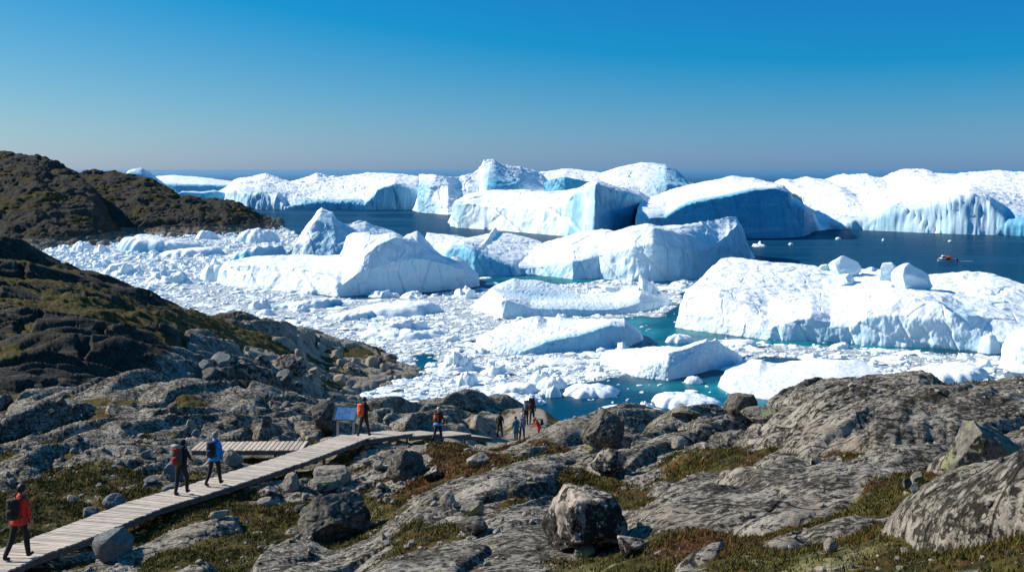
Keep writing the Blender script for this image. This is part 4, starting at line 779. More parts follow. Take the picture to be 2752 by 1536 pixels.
# brash ice: thousands of small pieces, nobody could count them
def brash():
    R = np.random.default_rng(3); T = []
    for k in range(24):
        n = 7+k % 4; t = np.sort(R.uniform(0, 2*np.pi, n)+0)*0+np.linspace(0, 2*np.pi, n, endpoint=False)+R.uniform(-.25, .25, n); a = R.uniform(.7, 1.15, n)
        rings = [(1.0, -.25), (1.02, .25+0*k), (.82, .8), (.4, 1.0)]
        V = np.concatenate([np.stack([np.cos(t)*a*r, np.sin(t)*a*r, z*(1+R.uniform(-.3, .3, n)*(z > .5))], -1) for r, z in rings]+[np.array([[0, 0, 1.05+R.uniform(-.2, .3)]])])
        Fs = []
        for i in range(3):
            for j in range(n): Fs.append((i*n+j, i*n+(j+1) % n, (i+1)*n+(j+1) % n)); Fs.append((i*n+j, (i+1)*n+(j+1) % n, (i+1)*n+j))
        for j in range(n): Fs.append((3*n+j, 3*n+(j+1) % n, 4*n))
        T.append((V, np.array(Fs)))
    N = 150000; px = R.uniform(90, 2750, N); py = 600+(R.uniform(0, 1, N))*500
    d = density(px, py)
    clump = sm(-0.5, 0.35, pn2(px/38, py/11, 91)+.5*pn2(px/14, py/5, 92)); keep = R.uniform(0, 1, N) < np.clip(d*(0.25+0.6*clump)+(0.010 if True else 0)*(px > 1500)*(py > 840), 0, 1)*np.clip(0.55+(py-600)/900*0.0, 0, 1)
    px, py = px[keep], py[keep]; n = len(px); Y = sea_Y(py); s = 0.26*np.exp(R.normal(0, .72, n))+0.12*(Y/200); s = np.clip(s*(1+1.1*sm(300, 420, Y)), .16, 4.5)
    h = np.minimum(s, 1.2+1.2*sm(280, 420, Y))*R.uniform(.08, .42, n)*(1+.9*sm(260, 420, Y)); big = R.uniform(0, 1, n) < .035; s = np.where(big, R.uniform(1.1, 2.6, n)*(.6+Y/500), s); h = np.where(big, R.uniform(.15, .4, n), h); rot = R.uniform(0, 6.28, n); ti = R.integers(0, 24, n)
    VV = []; FF = []; b = 0
    for k in range(24):
        q = np.where(ti == k)[0]; V, Fs = T[k]; c, si = np.cos(rot[q])[:, None], np.sin(rot[q])[:, None]
        st = R.uniform(.55, 1.0, len(q))[:, None]
        x = V[None, :, 0]*s[q][:, None]; y = V[None, :, 1]*s[q][:, None]*st
        tilt = R.normal(0, .12, (len(q), 1))
        P = np.stack([wx(px[q], Y[q])[:, None]+x*c-y*si, Y[q][:, None]+x*si+y*c, V[None, :, 2]*h[q][:, None]+tilt*x], -1)
        VV.append(P.reshape(-1, 3)); FF.append((Fs[None]+(b+np.arange(len(q))*len(V))[:, None, None]).reshape(-1, 3)); b += len(q)*len(V)
    V = np.concatenate(VV); Fs = np.concatenate(FF)
    o = mesh_obj('brash_ice', V, Fs, MAT['ice'], smooth=False, attrs={'mix': np.tile([0.04, 0, .6], (len(V), 1))})
    meta(o, 'dense brash ice of countless small floating pieces between the icebergs', 'brash ice', kind='stuff')
    print('brash', n, len(V))
brash()
# ================================================================ BOARDWALKS
def deck(P, width, pitch, gap, th, parent, seed=0, lip=0.03):
    rg = random.Random(seed); V = []; Fs = []; PL = []
    L = [0]; 
    for a, b in zip(P[:-1], P[1:]): L.append(L[-1]+(b-a).length)
    def at(s):
        for i in range(len(P)-1):
            if s <= L[i+1] or i == len(P)-2:
                t = (s-L[i])/(L[i+1]-L[i]); return P[i].lerp(P[i+1], t), (P[i+1]-P[i]).normalized()
    s = pitch/2
    while s < L[-1]:
        c, d = at(s); c2, d2 = at(min(s+1.2, L[-1])); c1, d1 = at(max(s-1.2, 0)); d = (d1+d2+d).normalized()
        n = Vector((d.y, -d.x, 0)).normalized(); up = n.cross(d).normalized(); up = up if up.z > 0 else -up
        w = width/2+rg.uniform(-lip, lip); w2 = width/2+rg.uniform(-lip, lip); h = rg.uniform(-.004, .004); b0 = len(V); k = rg.random()
        for sx, ww in ((-1, w), (1, w2)):
            for sy in (-1, 1):
                for sz in (-th, 0): V.append(c+n*sx*ww+d*sy*(pitch-gap)/2+up*(sz+h+rg.uniform(-.003, .003))); PL.append(k*(1 if k > .55 else 0.3))
        for q in ((0, 1, 3, 2), (4, 6, 7, 5), (0, 4, 5, 1), (2, 3, 7, 6), (0, 2, 6, 4), (1, 5, 7, 3)): Fs.append([i+b0 for i in q])
        s += pitch
    return mesh_obj('deck', np.array([tuple(v) for v in V]), Fs, MAT['wood'], parent, smooth=False, attrs={'plank': np.array(PL)})
def boardwalk(P, width, label, pitch=0.145, gap=0.018, seed=0, post_every=2.2, beam=0.17):
    root = empty('boardwalk', P[0]); meta(root, label, 'boardwalk', 'wooden boardwalks over the rocks')
    Q = [p-P[0] for p in P]; deck(Q, width, pitch, gap, 0.04, root, seed)
    for off in (-0.43, 0, 0.43):
        for a, b in zip(Q[:-1], Q[1:]):
            d = (b-a).normalized(); n = Vector((d.y, -d.x, 0)).normalized(); x = n; y = d; z = x.cross(y); z = z if z.z > 0 else -z
            R = Matrix((x, y, z)).transposed(); mb = MB(); mb.box((a+b)/2+n*off*width-z*(0.042+beam/2+0.002*abs(off)), (0.07, (b-a).length+0.01, beam), R); mb.build('beam', MAT['beam'], root)
    s = 0.6
    for a, b in zip(Q[:-1], Q[1:]):
        d = b-a; k = max(1, int(d.length/post_every)); n = Vector((d.y, -d.x, 0)).normalized()
        for i in range(k):
            for sd in (-1, 1):
                c = a+d*((i+.5)/k)+n*sd*width*0.36; gz = z_at(P[0].x+c.x, P[0].y+c.y)-P[0].z-0.1; top = c.z-0.06-beam
                if top-gz > 0.04: MB().box((c.x, c.y, (top+gz)/2), (0.10, 0.10, top-gz)).build('post', MAT['beam'], root)
    return root
boardwalk(BWP, 1.36, 'long grey plank boardwalk climbing from the lower left corner to the sign', seed=1)
boardwalk(BR, 1.34, 'level side boardwalk of wide-gapped planks branching off to the left behind the blue-jacketed hiker', pitch=0.19, gap=0.045, seed=2)
boardwalk(RAMPS[0], 1.36, 'first short ramp of the boardwalk, right of the hiker with the orange pack', seed=3)
boardwalk(RAMPS[1], 1.34, 'second short ramp of the boardwalk, between two dark steps', seed=4)
boardwalk(RAMPS[2], 1.32, 'third short ramp of the boardwalk, just behind the fair-haired hiker', seed=5)
boardwalk(RAMPS[3], 1.28, 'last narrow ramp of the boardwalk running out onto bare rock', seed=6)
def deck_z(X, Y, P):
    d, z = seg_dist(P, np.array([X]), np.array([Y])); return float(z[0])
# ---------------------------------------------------------------- information board
MAT['panel'] = None
def panel_mat():
    t = NT('printed_blue_panel'); v = t.tc()
    s = t.n('ShaderNodeSeparateXYZ', i_Vector=v)
    n = t.noise(v, 5.0, 6, 0.65); ln = t.mr(t.math('ABSOLUTE', t.math('SUBTRACT', n, 0.52)), 0.0, 0.012, 1.0, 0.0)
    col = t.mix(t.mr(n, 0.45, 0.6), (0.03, 0.12, 0.28), (0.055, 0.18, 0.37)); col = t.mix(t.math('MULTIPLY', ln, 0.6), col, (0.22, 0.34, 0.45))
    tx = t.math('MULTIPLY', t.mr(t.math('SINE', t.math('MULTIPLY', s.outputs[1], 260.0)), 0.2, 0.6), t.mr(t.noise(t.tc((30, 8, 8)), 3.0, 3, 0.6), 0.42, 0.5))
    tx = t.math('MULTIPLY', tx, t.mr(s.outputs[0], 0.24, 0.26)); col = t.mix(t.math('MULTIPLY', tx, 0.6), col, (0.3, 0.4, 0.5))
    return t.fin(col, 0.35, None, 0.5)
MAT['panel'] = panel_mat(); MAT['frame'] = plain('dark_frame', (0.012, 0.03, 0.035), 0.5)
sY = 45.6; sx = wx(929, sY); sz = z_at(sx, sY)
root = empty('information_board', (sx, sY, sz), math.radians(-9)); meta(root, 'blue tilted information board on two pale posts beside the boardwalk', 'sign')
ptop = 28.78-sz
for s_ in (-1, 1):
    MB().box((s_*0.37, 0.0, ptop/2-0.1), (0.085, 0.085, ptop+0.2)).build('post', MAT['post'], root, bevel=.006)
R = Matrix.Rotation(math.radians(42), 3, 'X')
fr = MB(); W2, D2 = 0.51, 0.37
for c, d in (((0, D2, 0), (2*W2+.05, .05, .06)), ((0, -D2, 0), (2*W2+.05, .05, .06)), ((W2, 0, 0), (.05, 2*D2-.052, .058)), ((-W2, 0, 0), (.05, 2*D2-.052, .058)), ((0, 0, -.02), (2*W2-.05, 2*D2-.05, .015))):
    fr.box(R @ Vector(c)+Vector((0, 0, ptop+.16)), d, R)
fr.build('frame', MAT['frame'], root)
pm = MB().box((0, 0, 0), (2*W2-.052, 2*D2-.052, .02)).build('panel', MAT['panel'], root); pm.rotation_euler = (math.radians(42), 0, 0); pm.location = (0, 0, ptop+.165)
MB().box((0, .02, ptop*0.30), (0.66, .04, .05)).build('rail', MAT['post'], root); MB().box((0, .02, ptop*0.80), (0.66, .04, .07)).build('rail', MAT['post'], root)

# ================================================================ BOULDERS

def boulder(px0, px1, pyt, pyb, mat, label, seed, cuts=9, sub=5, name='boulder', cat='boulder', group='loose boulders on the tundra', ypos=None, sink=0.12, deep=0.85, lean=0.0, rough=1.0, ):
    pxc = (px0+px1)/2
    p = hit(pxc, pyb-(pyb-pyt)*0.06, *(ypos or (4, 240))); Y = p.y
    w = (px1-px0)/F*Y/2; h = (pyb-pyt)/F*Y
    R = np.random.default_rng(seed); V, Fs = ICO[sub]; V = V.copy()
    for k in range(cuts):                                  # facets
        n = R.normal(size=3); n[2] = abs(n[2])*0.9 if k % 2 else n[2]*.5; n /= np.linalg.norm(n); d = R.uniform(.48, .80)
        s = V @ n; V -= n[None, :]*(np.maximum(s-d, 0)*0.94)[:, None]
    N = V/np.linalg.norm(V, axis=1)[:, None]; q = lambda s, k: pn3(V[:, 0]/s, V[:, 1]/s, V[:, 2]/s, seed+k)
    V += N*(0.07*q(.8, 1)+0.05*rough*(np.abs(q(.4, 2))*2-.4)+0.028*rough*(np.abs(q(.17, 3))*2-.4)+0.012*rough*q(.07, 4))[:, None]
    mn, mx = V.min(0), V.max(0); V = (V-(mn+mx)/2)/((mx-mn)/2)
    V[:, 0] += lean*V[:, 2]*0.3
    V *= np.array([w, w*deep, h*(0.5+sink/2)])
    o = mesh_obj(name, V, Fs, MAT[mat]); o.location = (p.x, Y+w*deep*0.45, p.z-h*sink+h*(0.5+sink/2)); o.rotation_euler = (0, 0, 0)
    return meta(o, label, cat, group)
BL = [(1458,1692,1338,1502,'b_mottled','largest boulder, mottled pink and black, near the bottom centre',1,10,6),(795,1000,1343,1464,'b_dark','big dark jagged boulder left of centre near the bottom edge',2,12,6),
 (241,346,1437,1514,'b_grey','smooth blue-grey boulder beside the lower boardwalk',3,8,5),(1036,1144,1218,1294,'b_dark','blocky dark boulder with a lumpy top below the boardwalk ramps',4,12,6),
 (1138,1192,1260,1294,'b_mottled','small mottled boulder touching the blocky dark one',5,9,5),(1562,1684,1118,1212,'b_dark','square black-sided block behind the central ledges',6,12,6),
 (1950,2038,1076,1130,'b_dark','dark pointed boulder standing against the turquoise water',7,9,5),(2560,2790,1146,1320,'b_green','yellow-green lichened boulder at the right edge',8,10,6),
 (826,908,1092,1178,'b_dark','black boulder just left of the information board',9,10,5),(1226,1312,1400,1446,'b_dark','small dark boulder left of the largest mottled boulder',10,10,5),
 (1588,1682,1220,1278,'b_mottled','knobbly speckled boulder on the central ledge',11,11,5),(430,490,1248,1294,'b_grey','grey boulder behind the hiker with the olive pack',12,9,5),
 (598,652,1212,1256,'b_pale','pale rounded boulder under the side boardwalk',13,6,5),(271,329,1336,1371,'b_grey','pyramid-shaped grey stone in the moss above the boardwalk',14,8,5),
 (174,208,1333,1352,'b_pale','small pale stone in the moss left of the pyramid-shaped stone',15,8,4),(219,262,1368,1391,'b_grey','flat grey stone near the edge of the boardwalk',16,8,4),
 (753,804,1276,1321,'b_pale','pale angular boulder right of the middle of the boardwalk',17,8,5),(838,940,1266,1310,'b_pale','long rounded boulder pair with a shadowed right side',18,9,5),
 (822,908,1290,1318,'b_green','flat mossy green stone in front of the long rounded boulder',19,7,5),(434,486,1299,1325,'b_grey','small grey rock at the feet of the hiker with the olive pack',20,9,4),
 (384,422,1289,1305,'b_grey','tiny grey stone left of the boardwalk hikers',21,8,4),(150,171,1494,1514,'b_pale','fist-sized pale stone in the shadow under the boardwalk',22,6,4),
 (446,477,1087,1110,'b_dark','lone dark boulder perched on the upper left ledge',23,8,4),(1253,1312,1224,1256,'b_pale','light pinkish slab stone beside the brown soil',24,8,5),
 (788,824,1358,1380,'b_dark','small dark stone above the big dark jagged boulder',25,8,4),(2447,2474,1300,1328,'b_grey','small blue-grey stone wedged at the foot of the right-hand cliff',26,7,4),
 (2452,2486,1272,1304,'b_green','greenish stone on top of the small blue-grey stone',27,8,4),(2428,2452,1286,1314,'b_dark','dark stone left of the greenish stone',28,8,4),
 (1660,1748,1450,1500,'b_mottled','low domed speckled rock right of the largest mottled boulder',29,7,5),(2217,2254,1450,1486,'b_pale','pale rounded stone in the pale green moss',30,6,4),
 (1800,1890,1102,1130,'b_green','low greenish rock in front of the shore crest',31,7,5),(1996,2100,1098,1134,'b_green','yellowish smooth rock right of the dark pointed boulder',32,6,5),
 (560,610,1376,1396,'b_pale','flat pale stone on the slope below the boardwalk',33,7,4),(690,740,1340,1360,'b_pale','slab-like pale stone lying in brown soil',34,8,4),
 (690,742,1316,1336,'b_mottled','little mottled rock just below the boardwalk edge',35,8,4),(1000,1030,1240,1262,'b_pale','small rounded stone left of the blocky dark boulder',36,7,4),
 (1010,1040,1300,1322,'b_mottled','rough stone at the left foot of the blocky dark boulder',37,8,4),(856,908,1178,1196,'b_pale','small light stone at the junction of the boardwalks',38,7,4),
 (1540,1600,1470,1500,'b_green','mossy stone at the foot of the largest mottled boulder',39,7,4),(1180,1230,1330,1366,'b_pale','pale upright rock in the grassy hollow',40,9,4),
 (1236,1300,1352,1392,'b_green','grey-green rock next to the pale upright rock',41,9,5),(1790,1850,1180,1206,'b_pale','pale wedge stone on the smooth ledge behind the square block',42,8,4)]
for b in BL: boulder(*b[:7], cuts=b[7], sub=b[8], ypos=((10.6, 30) if b[0] == 2560 else None), sink=.2 if b[0] > 2500 else (.24 if b[6] in (1, 6, 7) else .2))
# blocks heaped on the rock tip, shoreline boulders and scattered stones: each one a thing
rg = random.Random(21)
def scatter(cnt, reg, wr, mats, label, group, name='boulder', cat='boulder', ypos=None, sub=3, cuts=8, sink=.34):
    k = 0; tr = 0
    while k < cnt and tr < cnt*30:
        tr += 1; px, py = rg.uniform(reg[0], reg[2]), rg.uniform(reg[1], reg[3])
        p = hit(px, py, *(ypos or (4, 240)))
        if p.z < 0.4: continue
        d, _ = seg_dist(BWP, np.array([p.x]), np.array([p.y]))
        d2, _ = seg_dist(BR, np.array([p.x]), np.array([p.y]))
        if d[0] < 1.1 or d2[0] < 1.1 or (1240 < px < 1460 and py < 1190): continue
        w = rg.uniform(*wr); h = w*rg.uniform(.5, .8)
        boulder(px-w/2, px+w/2, py-h, py, rg.choice(mats), label, 1000+rg.randrange(9999), cuts=cuts, sub=sub, name=name, cat=cat, group=group, ypos=ypos, sink=sink, rough=.8); k += 1
scatter(24, (790,950,1090,1035), (16,38), ['b_pale','b_pale','b_mottled'], 'rounded pale block in the heap on the rock tip beside the ice', 'pale blocks on the rock tip', ypos=(120,230), sub=4, sink=.6)
scatter(22, (540,990,800,1055), (30,70), ['b_grey','b_dark','b_mottled'], 'grey block below the steep dark bluff on the left', 'grey blocks under the bluff', ypos=(80,200), sub=4, sink=.5)
scatter(34, (0,1200,470,1440), (7,20), ['b_pale','b_grey'], 'small stone lying in the moss left of the boardwalk', 'small stones in the moss left of the boardwalk', 'stone', 'stone')
scatter(40, (560,1290,1250,1500), (8,24), ['b_pale','b_mottled','b_grey'], 'small stone lying on the slope right of the boardwalk', 'small stones on the slope right of the boardwalk', 'stone', 'stone')
scatter(44, (1250,1230,2740,1530), (8,22), ['b_pale','b_mottled','b_dark'], 'small stone in the moss and soil of the right foreground', 'small stones in the right foreground', 'stone', 'stone')
scatter(40, (0,1090,880,1230), (10,30), ['b_pale','b_grey','b_dark'], 'small stone among the ledges behind the boardwalk', 'small stones among the ledges behind the boardwalk', 'stone', 'stone')
for i in range(46):                                         # boulders at the waterline of the headland
    px = rg.uniform(-20, 640); base = np.interp(px, [-20, 97, 249, 288, 350, 506, 604, 700], [674, 673, 662, 655, 640, 636, 630, 622]); Y = sea_Y(base+rg.uniform(-3, 3)); w = rg.uniform(7, 24)/F*Y; h = w*.7
    V, Fs = ICO[3]; V = V.copy(); R = np.random.default_rng(i)
    for k in range(7):
        n = R.normal(size=3); n /= np.linalg.norm(n); s = V @ n; V -= n[None, :]*(np.maximum(s-.7, 0)*.9)[:, None]
    V *= np.array([w/2, w/2, h*.6]); o = mesh_obj('boulder', V, Fs, MAT['b_pale'] if i % 3 else MAT['b_mottled']); o.location = (wx(px, Y), Y+1, h*.3)
    meta(o, 'light boulder on the shore at the foot of the dark headland', 'boulder', 'shoreline boulders of the headland')

# ================================================================ PEOPLE
CL = {k: plain('cloth_'+k, c, 0.85, 0.3, 14, 0.01) for k, c in dict(red=(0.62, 0.035, 0.015), darkred=(0.30, 0.018, 0.015), black=(0.010, 0.010, 0.011), navy=(0.012, 0.03, 0.07), jeans=(0.09, 0.15, 0.28), blue=(0.015, 0.28, 0.72), olive=(0.055, 0.058, 0.045), dark=(0.018, 0.02, 0.016), orange=(0.75, 0.13, 0.04), brown=(0.05, 0.018, 0.012), grey=(0.22, 0.24, 0.24), white=(0.6, 0.6, 0.58), teal=(0.02, 0.11, 0.17), khaki=(0.05, 0.045, 0.03)).items()}
SKIN = plain('skin', (0.45, 0.26, 0.18), 0.6, 0.1); HAIR = {'dark': plain('dark_hair', (0.012, 0.008, 0.006), 0.6, .3, 30), 'fair': plain('fair_hair', (0.50, 0.38, 0.20), 0.6, .3, 30), 'grey': plain('grey_hair', (0.18, 0.17, 0.16), 0.6, .3, 30), 'ginger': plain('ginger_hair', (0.35, 0.09, 0.03), 0.6, .3, 30)}
def rx(v, a, o=Vector((0, 0, 0))): return Matrix.Rotation(a, 3, 'X') @ (v-o) + o
def person(label, loc, head, H_=1.75, jacket='black', legs='black', hair='dark', hat=None, lean=4, hips=(22, -18), knees=(8, 12), arms=(-18, 20), elbows=(20, 25), spread=0.07, head_dn=5, sit=False, hood=False, long_coat=0.0):
    """angles in degrees, forward positive, (left, right)"""
    rad = math.radians; V = []; E = []; RD = []; MT = []
    def J(p, r, par=None, mt=0):
        V.append(Vector(p)); RD.append(r); MT.append(mt)
        if par is not None: E.append((par, len(V)-1))
        return len(V)-1
    O = Vector((0, 0, .95)); up = lambda p: rx(Vector(p), -rad(lean), O)
    pel = J(O, (.145, .115), None, 1); wa = J(up((0, 0, 1.1)), (.14, .11), pel, 0); ch = J(up((0, 0, 1.3)), (.17, .125), wa, 0); nb = J(up((0, 0, 1.45)), (.085, .075), ch, 0)
    hb = Vector((0, .015, 1.54)); hd = lambda p: up(rx(Vector(p), -rad(head_dn), hb))
    nk = J(hd((0, .02, 1.54)), (.055, .055), nb, 2); h1 = J(hd((0, .035, 1.61)), (.076, .085), nk, 2); h2 = J(hd((0, .02, 1.69)), (.078, .088), h1, 2)
    J(hd((0, .125, 1.63)), (.014, .014), h1, 2); J(hd((.085, .01, 1.64)), (.014, .022), h1, 2); J(hd((-.085, .01, 1.64)), (.014, .022), h1, 2)
    feet = []
    for s, hp, kn in ((-1, hips[0], knees[0]), (1, hips[1], knees[1])):
        a = J((s*.095, 0, .90), (.10, .105), pel, 1); d = Vector((0, math.sin(rad(hp)), -math.cos(rad(hp)))); k_ = V[a]+d*.42+Vector((s*spread*.3, 0, 0)); k = J(k_, (.074, .078), a, 1)
        J(V[a]+d*.2, (.082, .088), None, 1); V.pop(); RD.pop(); MT.pop()
        e = Vector((0, math.sin(rad(hp-kn)), -math.cos(rad(hp-kn)))); m = J(k_+e*.16, (.068, .074), k, 1); an = J(k_+e*.40+Vector((s*spread*.3, 0, 0)), (.056, .060), m, 1)
        f = Vector((0, math.cos(rad((hp-kn)*.6)), math.sin(rad((hp-kn)*.6)))); hl = J(V[an]+Vector((0, -.02, -.05)), (.045, .045), an, 3); J(V[hl]+f*.11, (.045, .035), hl, 3); J(V[hl]+f*.20, (.038, .026), len(V)-1, 3); feet.append(V[hl].z-.045)
    hands = []
    for s, sh, el in ((-1, arms[0], elbows[0]), (1, arms[1], elbows[1])):
        a = J(up((s*.185, 0, 1.415)), (.062, .062), ch, 0); d = Vector((s*.16, math.sin(rad(sh)), -math.cos(rad(sh)))).normalized(); k = J(V[a]+d*.28, (.048, .048), a, 0)
        e = Vector((-s*.03, math.sin(rad(sh+el)), -math.cos(rad(sh+el)))).normalized(); w_ = J(V[k]+e*.24, (.034, .036), k, 0); pm = J(V[w_]+e*.07, (.020, .036), w_, 2); hands.append(V[w_]+e*.1)
        sd = Vector((0, math.cos(rad(sh+el)), math.sin(rad(sh+el))))       # across the palm
        for q, ln in ((-.030, .055), (-.010, .070), (.010, .075), (.030, .068)):
            b = J(V[pm]+e*.035+sd*q, (.010, .010), pm, 2); c = J(V[b]+e*ln*.5+Vector((-s*.008, 0, 0)), (.0085, .0085), b, 2); J(V[c]+e*ln*.45+Vector((-s*.022, 0, 0)), (.007, .007), c, 2)
        tb = J(V[pm]-e*.01+sd*.045, (.011, .011), pm, 2); J(V[tb]+e*.04+sd*.018, (.009, .009), tb, 2)
    dz = -min(feet); sc = H_/1.79
    me = bpy.data.meshes.new('body_src'); me.from_pydata([tuple(v) for v in V], E, []); ob = bpy.data.objects.new('body_src', me); COL.objects.link(ob)
    md = ob.modifiers.new('skin', 'SKIN'); md.use_smooth_shade = True; sb = ob.modifiers.new('sub', 'SUBSURF'); sb.levels = 1; sb.render_levels = 1
    for i, sv in enumerate(me.skin_vertices[0].data): sv.radius = RD[i]; sv.use_root = (i == 0)
    dg = bpy.context.evaluated_depsgraph_get(); dg.update(); bm = bpy.data.meshes.new_from_object(ob.evaluated_get(dg)); bpy.data.objects.remove(ob)
    root = empty('person', loc, head); meta(root, label, 'person', 'hikers on the trail')
    bm.name = 'body'; bm.transform(Matrix.Translation((0, 0, dz))); bm.transform(Matrix.Scale(sc, 4))
    for m in (CL[jacket], CL[legs], SKIN, CL['black']): bm.materials.append(m)
    A = np.array([V[a][:] for a, b in E]); B = np.array([V[b][:] for a, b in E]); M = [MT[b] for a, b in E]; D = B-A; L2 = (D**2).sum(1)
    cs = np.array([p.center[:] for p in bm.polygons])/sc-np.array([0, 0, dz])
    t = np.clip(((cs[:, None]-A[None])*D[None]).sum(2)/L2[None], 0, 1); q = np.linalg.norm(cs[:, None]-A[None]-t[..., None]*D[None], axis=2); bi = q.argmin(1)
    bm.polygons.foreach_set('material_index', np.array([M[i] for i in bi], dtype=np.int32)); bm.polygons.foreach_set('use_smooth', np.ones(len(bm.polygons), bool))
    bo = bpy.data.objects.new('body', bm); COL.objects.link(bo); bo.parent = root
    tf = lambda p: (Vector(p)+Vector((0, 0, dz)))*sc
    rgp = random.Random(len(label)); J_ = MB(); R = []
    hem = .84-long_coat
    for z, a, b, yo in ((hem, .20+long_coat*.12, .165, 0), (hem+.03, .205+long_coat*.1, .17, 0), (.98, .19, .155, 0), (1.12, .185, .145, 0), (1.28, .205, .155, 0), (1.38, .21, .145, 0), (1.45, .165, .115, 0), (1.50, .10, .09, .01), (1.535, .085, .085, .015)):
        f = (lambda p: up(p)) if z > .95 else (lambda p: Vector(p)); R.append([tf(f((math.cos(6.283*k/18)*a*(1+rgp.uniform(-.05, .05)), yo+math.sin(6.283*k/18)*b*(1+rgp.uniform(-.05, .05)), z))) for k in range(18)])
    J_.rings(R).build('jacket', CL[jacket], root, smooth=True)
    c = hd((0, -.004, 1.675)); hm = MB().lump(tf(c), (.098*sc, .108*sc, .112*sc), 14, 9, .03, 3, 2.2)
    hm.build('hood' if hood else ('hat' if hat else 'hair'), CL[jacket] if hood else (CL[hat] if hat else HAIR[hair]), root, smooth=True)
    return root, tf, up, hands, sc
def backpack(label, P, col, size=(.30, .19, .50), zc=1.22, back=.235, lid=None, roll=None, tilt=0):
    root, tf, up, hands, sc = P; c = tf(up((0, -back, zc-size[2]/2)))
    M = Matrix.Rotation(root.rotation_euler.z, 3, 'Z'); o = empty('backpack', root.location + M @ c, root.rotation_euler.z); meta(o, label, 'backpack', 'backpacks carried by the hikers')
    sx_, sy_, sz_ = [v*sc for v in size]
    MB().lump((0, 0, sz_*.5), (sx_/2, sy_/2, sz_/2), 16, 12, .025, 5, 3.4).build('pack_body', CL[col], o, smooth=True)
    MB().lump((0, -sy_*.5, sz_*.33), (sx_*.33, sy_*.22, sz_*.24), 12, 9, .03, 6, 3.2).build('pocket', CL[lid or col], o, smooth=True)
    MB().lump((0, -.01, sz_*.96), (sx_*.46, sy_*.5, sz_*.11), 14, 8, .03, 7, 3).build('lid', CL[lid or col], o, smooth=True)
    for s in (-1, 1):
        mb = MB(); pts = [Vector((s*.09, sy_*.45, sz_*.92)), Vector((s*.115, back*.8, sz_+.03)), Vector((s*.125, back+.10, sz_*.88)), Vector((s*.13, back+.13, sz_*.5)), Vector((s*.16, back*.9, sz_*.12)), Vector((s*.12, sy_*.4, sz_*.08))]
        for a, b in zip(pts[:-1], pts[1:]): mb.tube(a, b, .018, .018, 6)
        mb.build('strap', CL['black'], o, smooth=True)
    if roll: MB().tube((-sx_*.5, -.02, sz_*1.10), (sx_*.5, -.02, sz_*1.10), .07, .07, 12).build('bedroll', CL[roll], o, smooth=True)
def on_deck(px, Y, P): X = wx(px, Y); return Vector((X, Y, deck_z(X, Y, P)+.004))
def on_ground(px, Y): X = wx(px, Y); return Vector((X, Y, z_at(X, Y)-.01))
rd = math.radians
p = person('hiker in a red hooded jacket and dark trousers at the lower left corner', on_deck(52, 23.9, BWP), rd(-14), 1.77, 'red', 'black', 'dark', lean=5, hips=(-16, 14), knees=(14, 8), arms=(-14, 4), elbows=(12, 14))
backpack('black daypack on the red-jacketed hiker', p, 'black', (.31, .17, .48))
def held_pole(label, p, hand, d, ln, col, r=.008, cat='hiking pole', name='hiking_pole', back_=.1):
    root, tf, up, hands, sc = p; h = tf(hands[hand]); M = Matrix.Rotation(root.rotation_euler.z, 3, 'Z'); d = Vector(d).normalized()
    o = empty(name, root.location + M @ h, root.rotation_euler.z); meta(o, label, cat)
    MB().tube(-d*ln*back_, d*ln*(1-back_), r, r*.7, 7).build('shaft', CL[col], o, smooth=True); MB().tube(-d*ln*back_, -d*(ln*back_+.10), r*1.7, r*1.4, 8).build('grip', CL['black'], o, smooth=True)
held_pole('light hiking pole in the left hand of the red-jacketed hiker', p, 0, (-.75, -.2, -.5), .55, 'grey')
p = person('hiker in dark clothes and black hat walking left of the blue-jacketed one', on_deck(487, 31.5, BWP), rd(-12), 1.72, 'black', 'black', 'dark', hat='black', lean=6, hips=(-6, 22), knees=(4, 26), arms=(8, 20), elbows=(30, 35))
backpack('tall olive backpack with a grey bedroll on the black-hatted hiker', p, 'olive', (.32, .24, .58), 1.26, .27, 'darkred', 'grey')
p = person('hiker in a bright blue jacket and dark trousers in the middle of the boardwalk', on_deck(577, 33.1, BWP), rd(-14), 1.76, 'blue', 'black', 'grey', hat='grey', lean=2, hips=(-15, 12), knees=(16, 4), arms=(-8, 4), elbows=(16, 14))
backpack('black and grey backpack on the blue-jacketed hiker', p, 'black', (.30, .2, .52), 1.22, .24, 'navy')
held_pole('rolled pale map held low by the blue-jacketed hiker', p, 0, (-.7, .3, -.55), .42, 'white', .022, 'map', 'rolled_map')
p = person('hiker in black with an orange pack standing beside the information board', on_deck(978, 43.8, RAMPS[0]), rd(-30), 1.76, 'black', 'dark', 'dark', lean=2, hips=(-16, 17), knees=(4, 6), arms=(28, 20), elbows=(60, 70))
backpack('bright orange-red backpack carried beside the information board', p, 'orange', (.31, .21, .52))
p = person('fair-haired hiker with a blue shirt tied at the waist below the ramps', on_ground(1177, 48.5), rd(-22), 1.70, 'brown', 'black', 'fair', lean=6, hips=(-14, 12), knees=(30, 4), arms=(-14, 20), elbows=(10, 30))
MB().lump(p[1](Vector((0, -.01, .93))), (.205, .17, .10), 16, 8, .06, 3, 2.5).build('tied_shirt', CL['blue'], p[0], smooth=True)
backpack('slim orange-brown backpack on the fair-haired hiker', p, 'orange', (.24, .17, .46), 1.26, .22, 'brown')
p = person('hiker all in black with arms hanging on the bare rock', on_ground(1343, 67), rd(-10), 1.76, 'dark', 'khaki', 'dark', lean=4, hips=(-12, 14), knees=(4, 6), arms=(6, 22), elbows=(6, 12), hood=True)
p = person('hiker in a teal jacket with long dark coat tails in the group', on_ground(1387, 66.3), rd(20), 1.66, 'teal', 'navy', 'dark', lean=6, hips=(-8, 14), knees=(4, 6), arms=(4, 30), elbows=(10, 40), long_coat=.25)
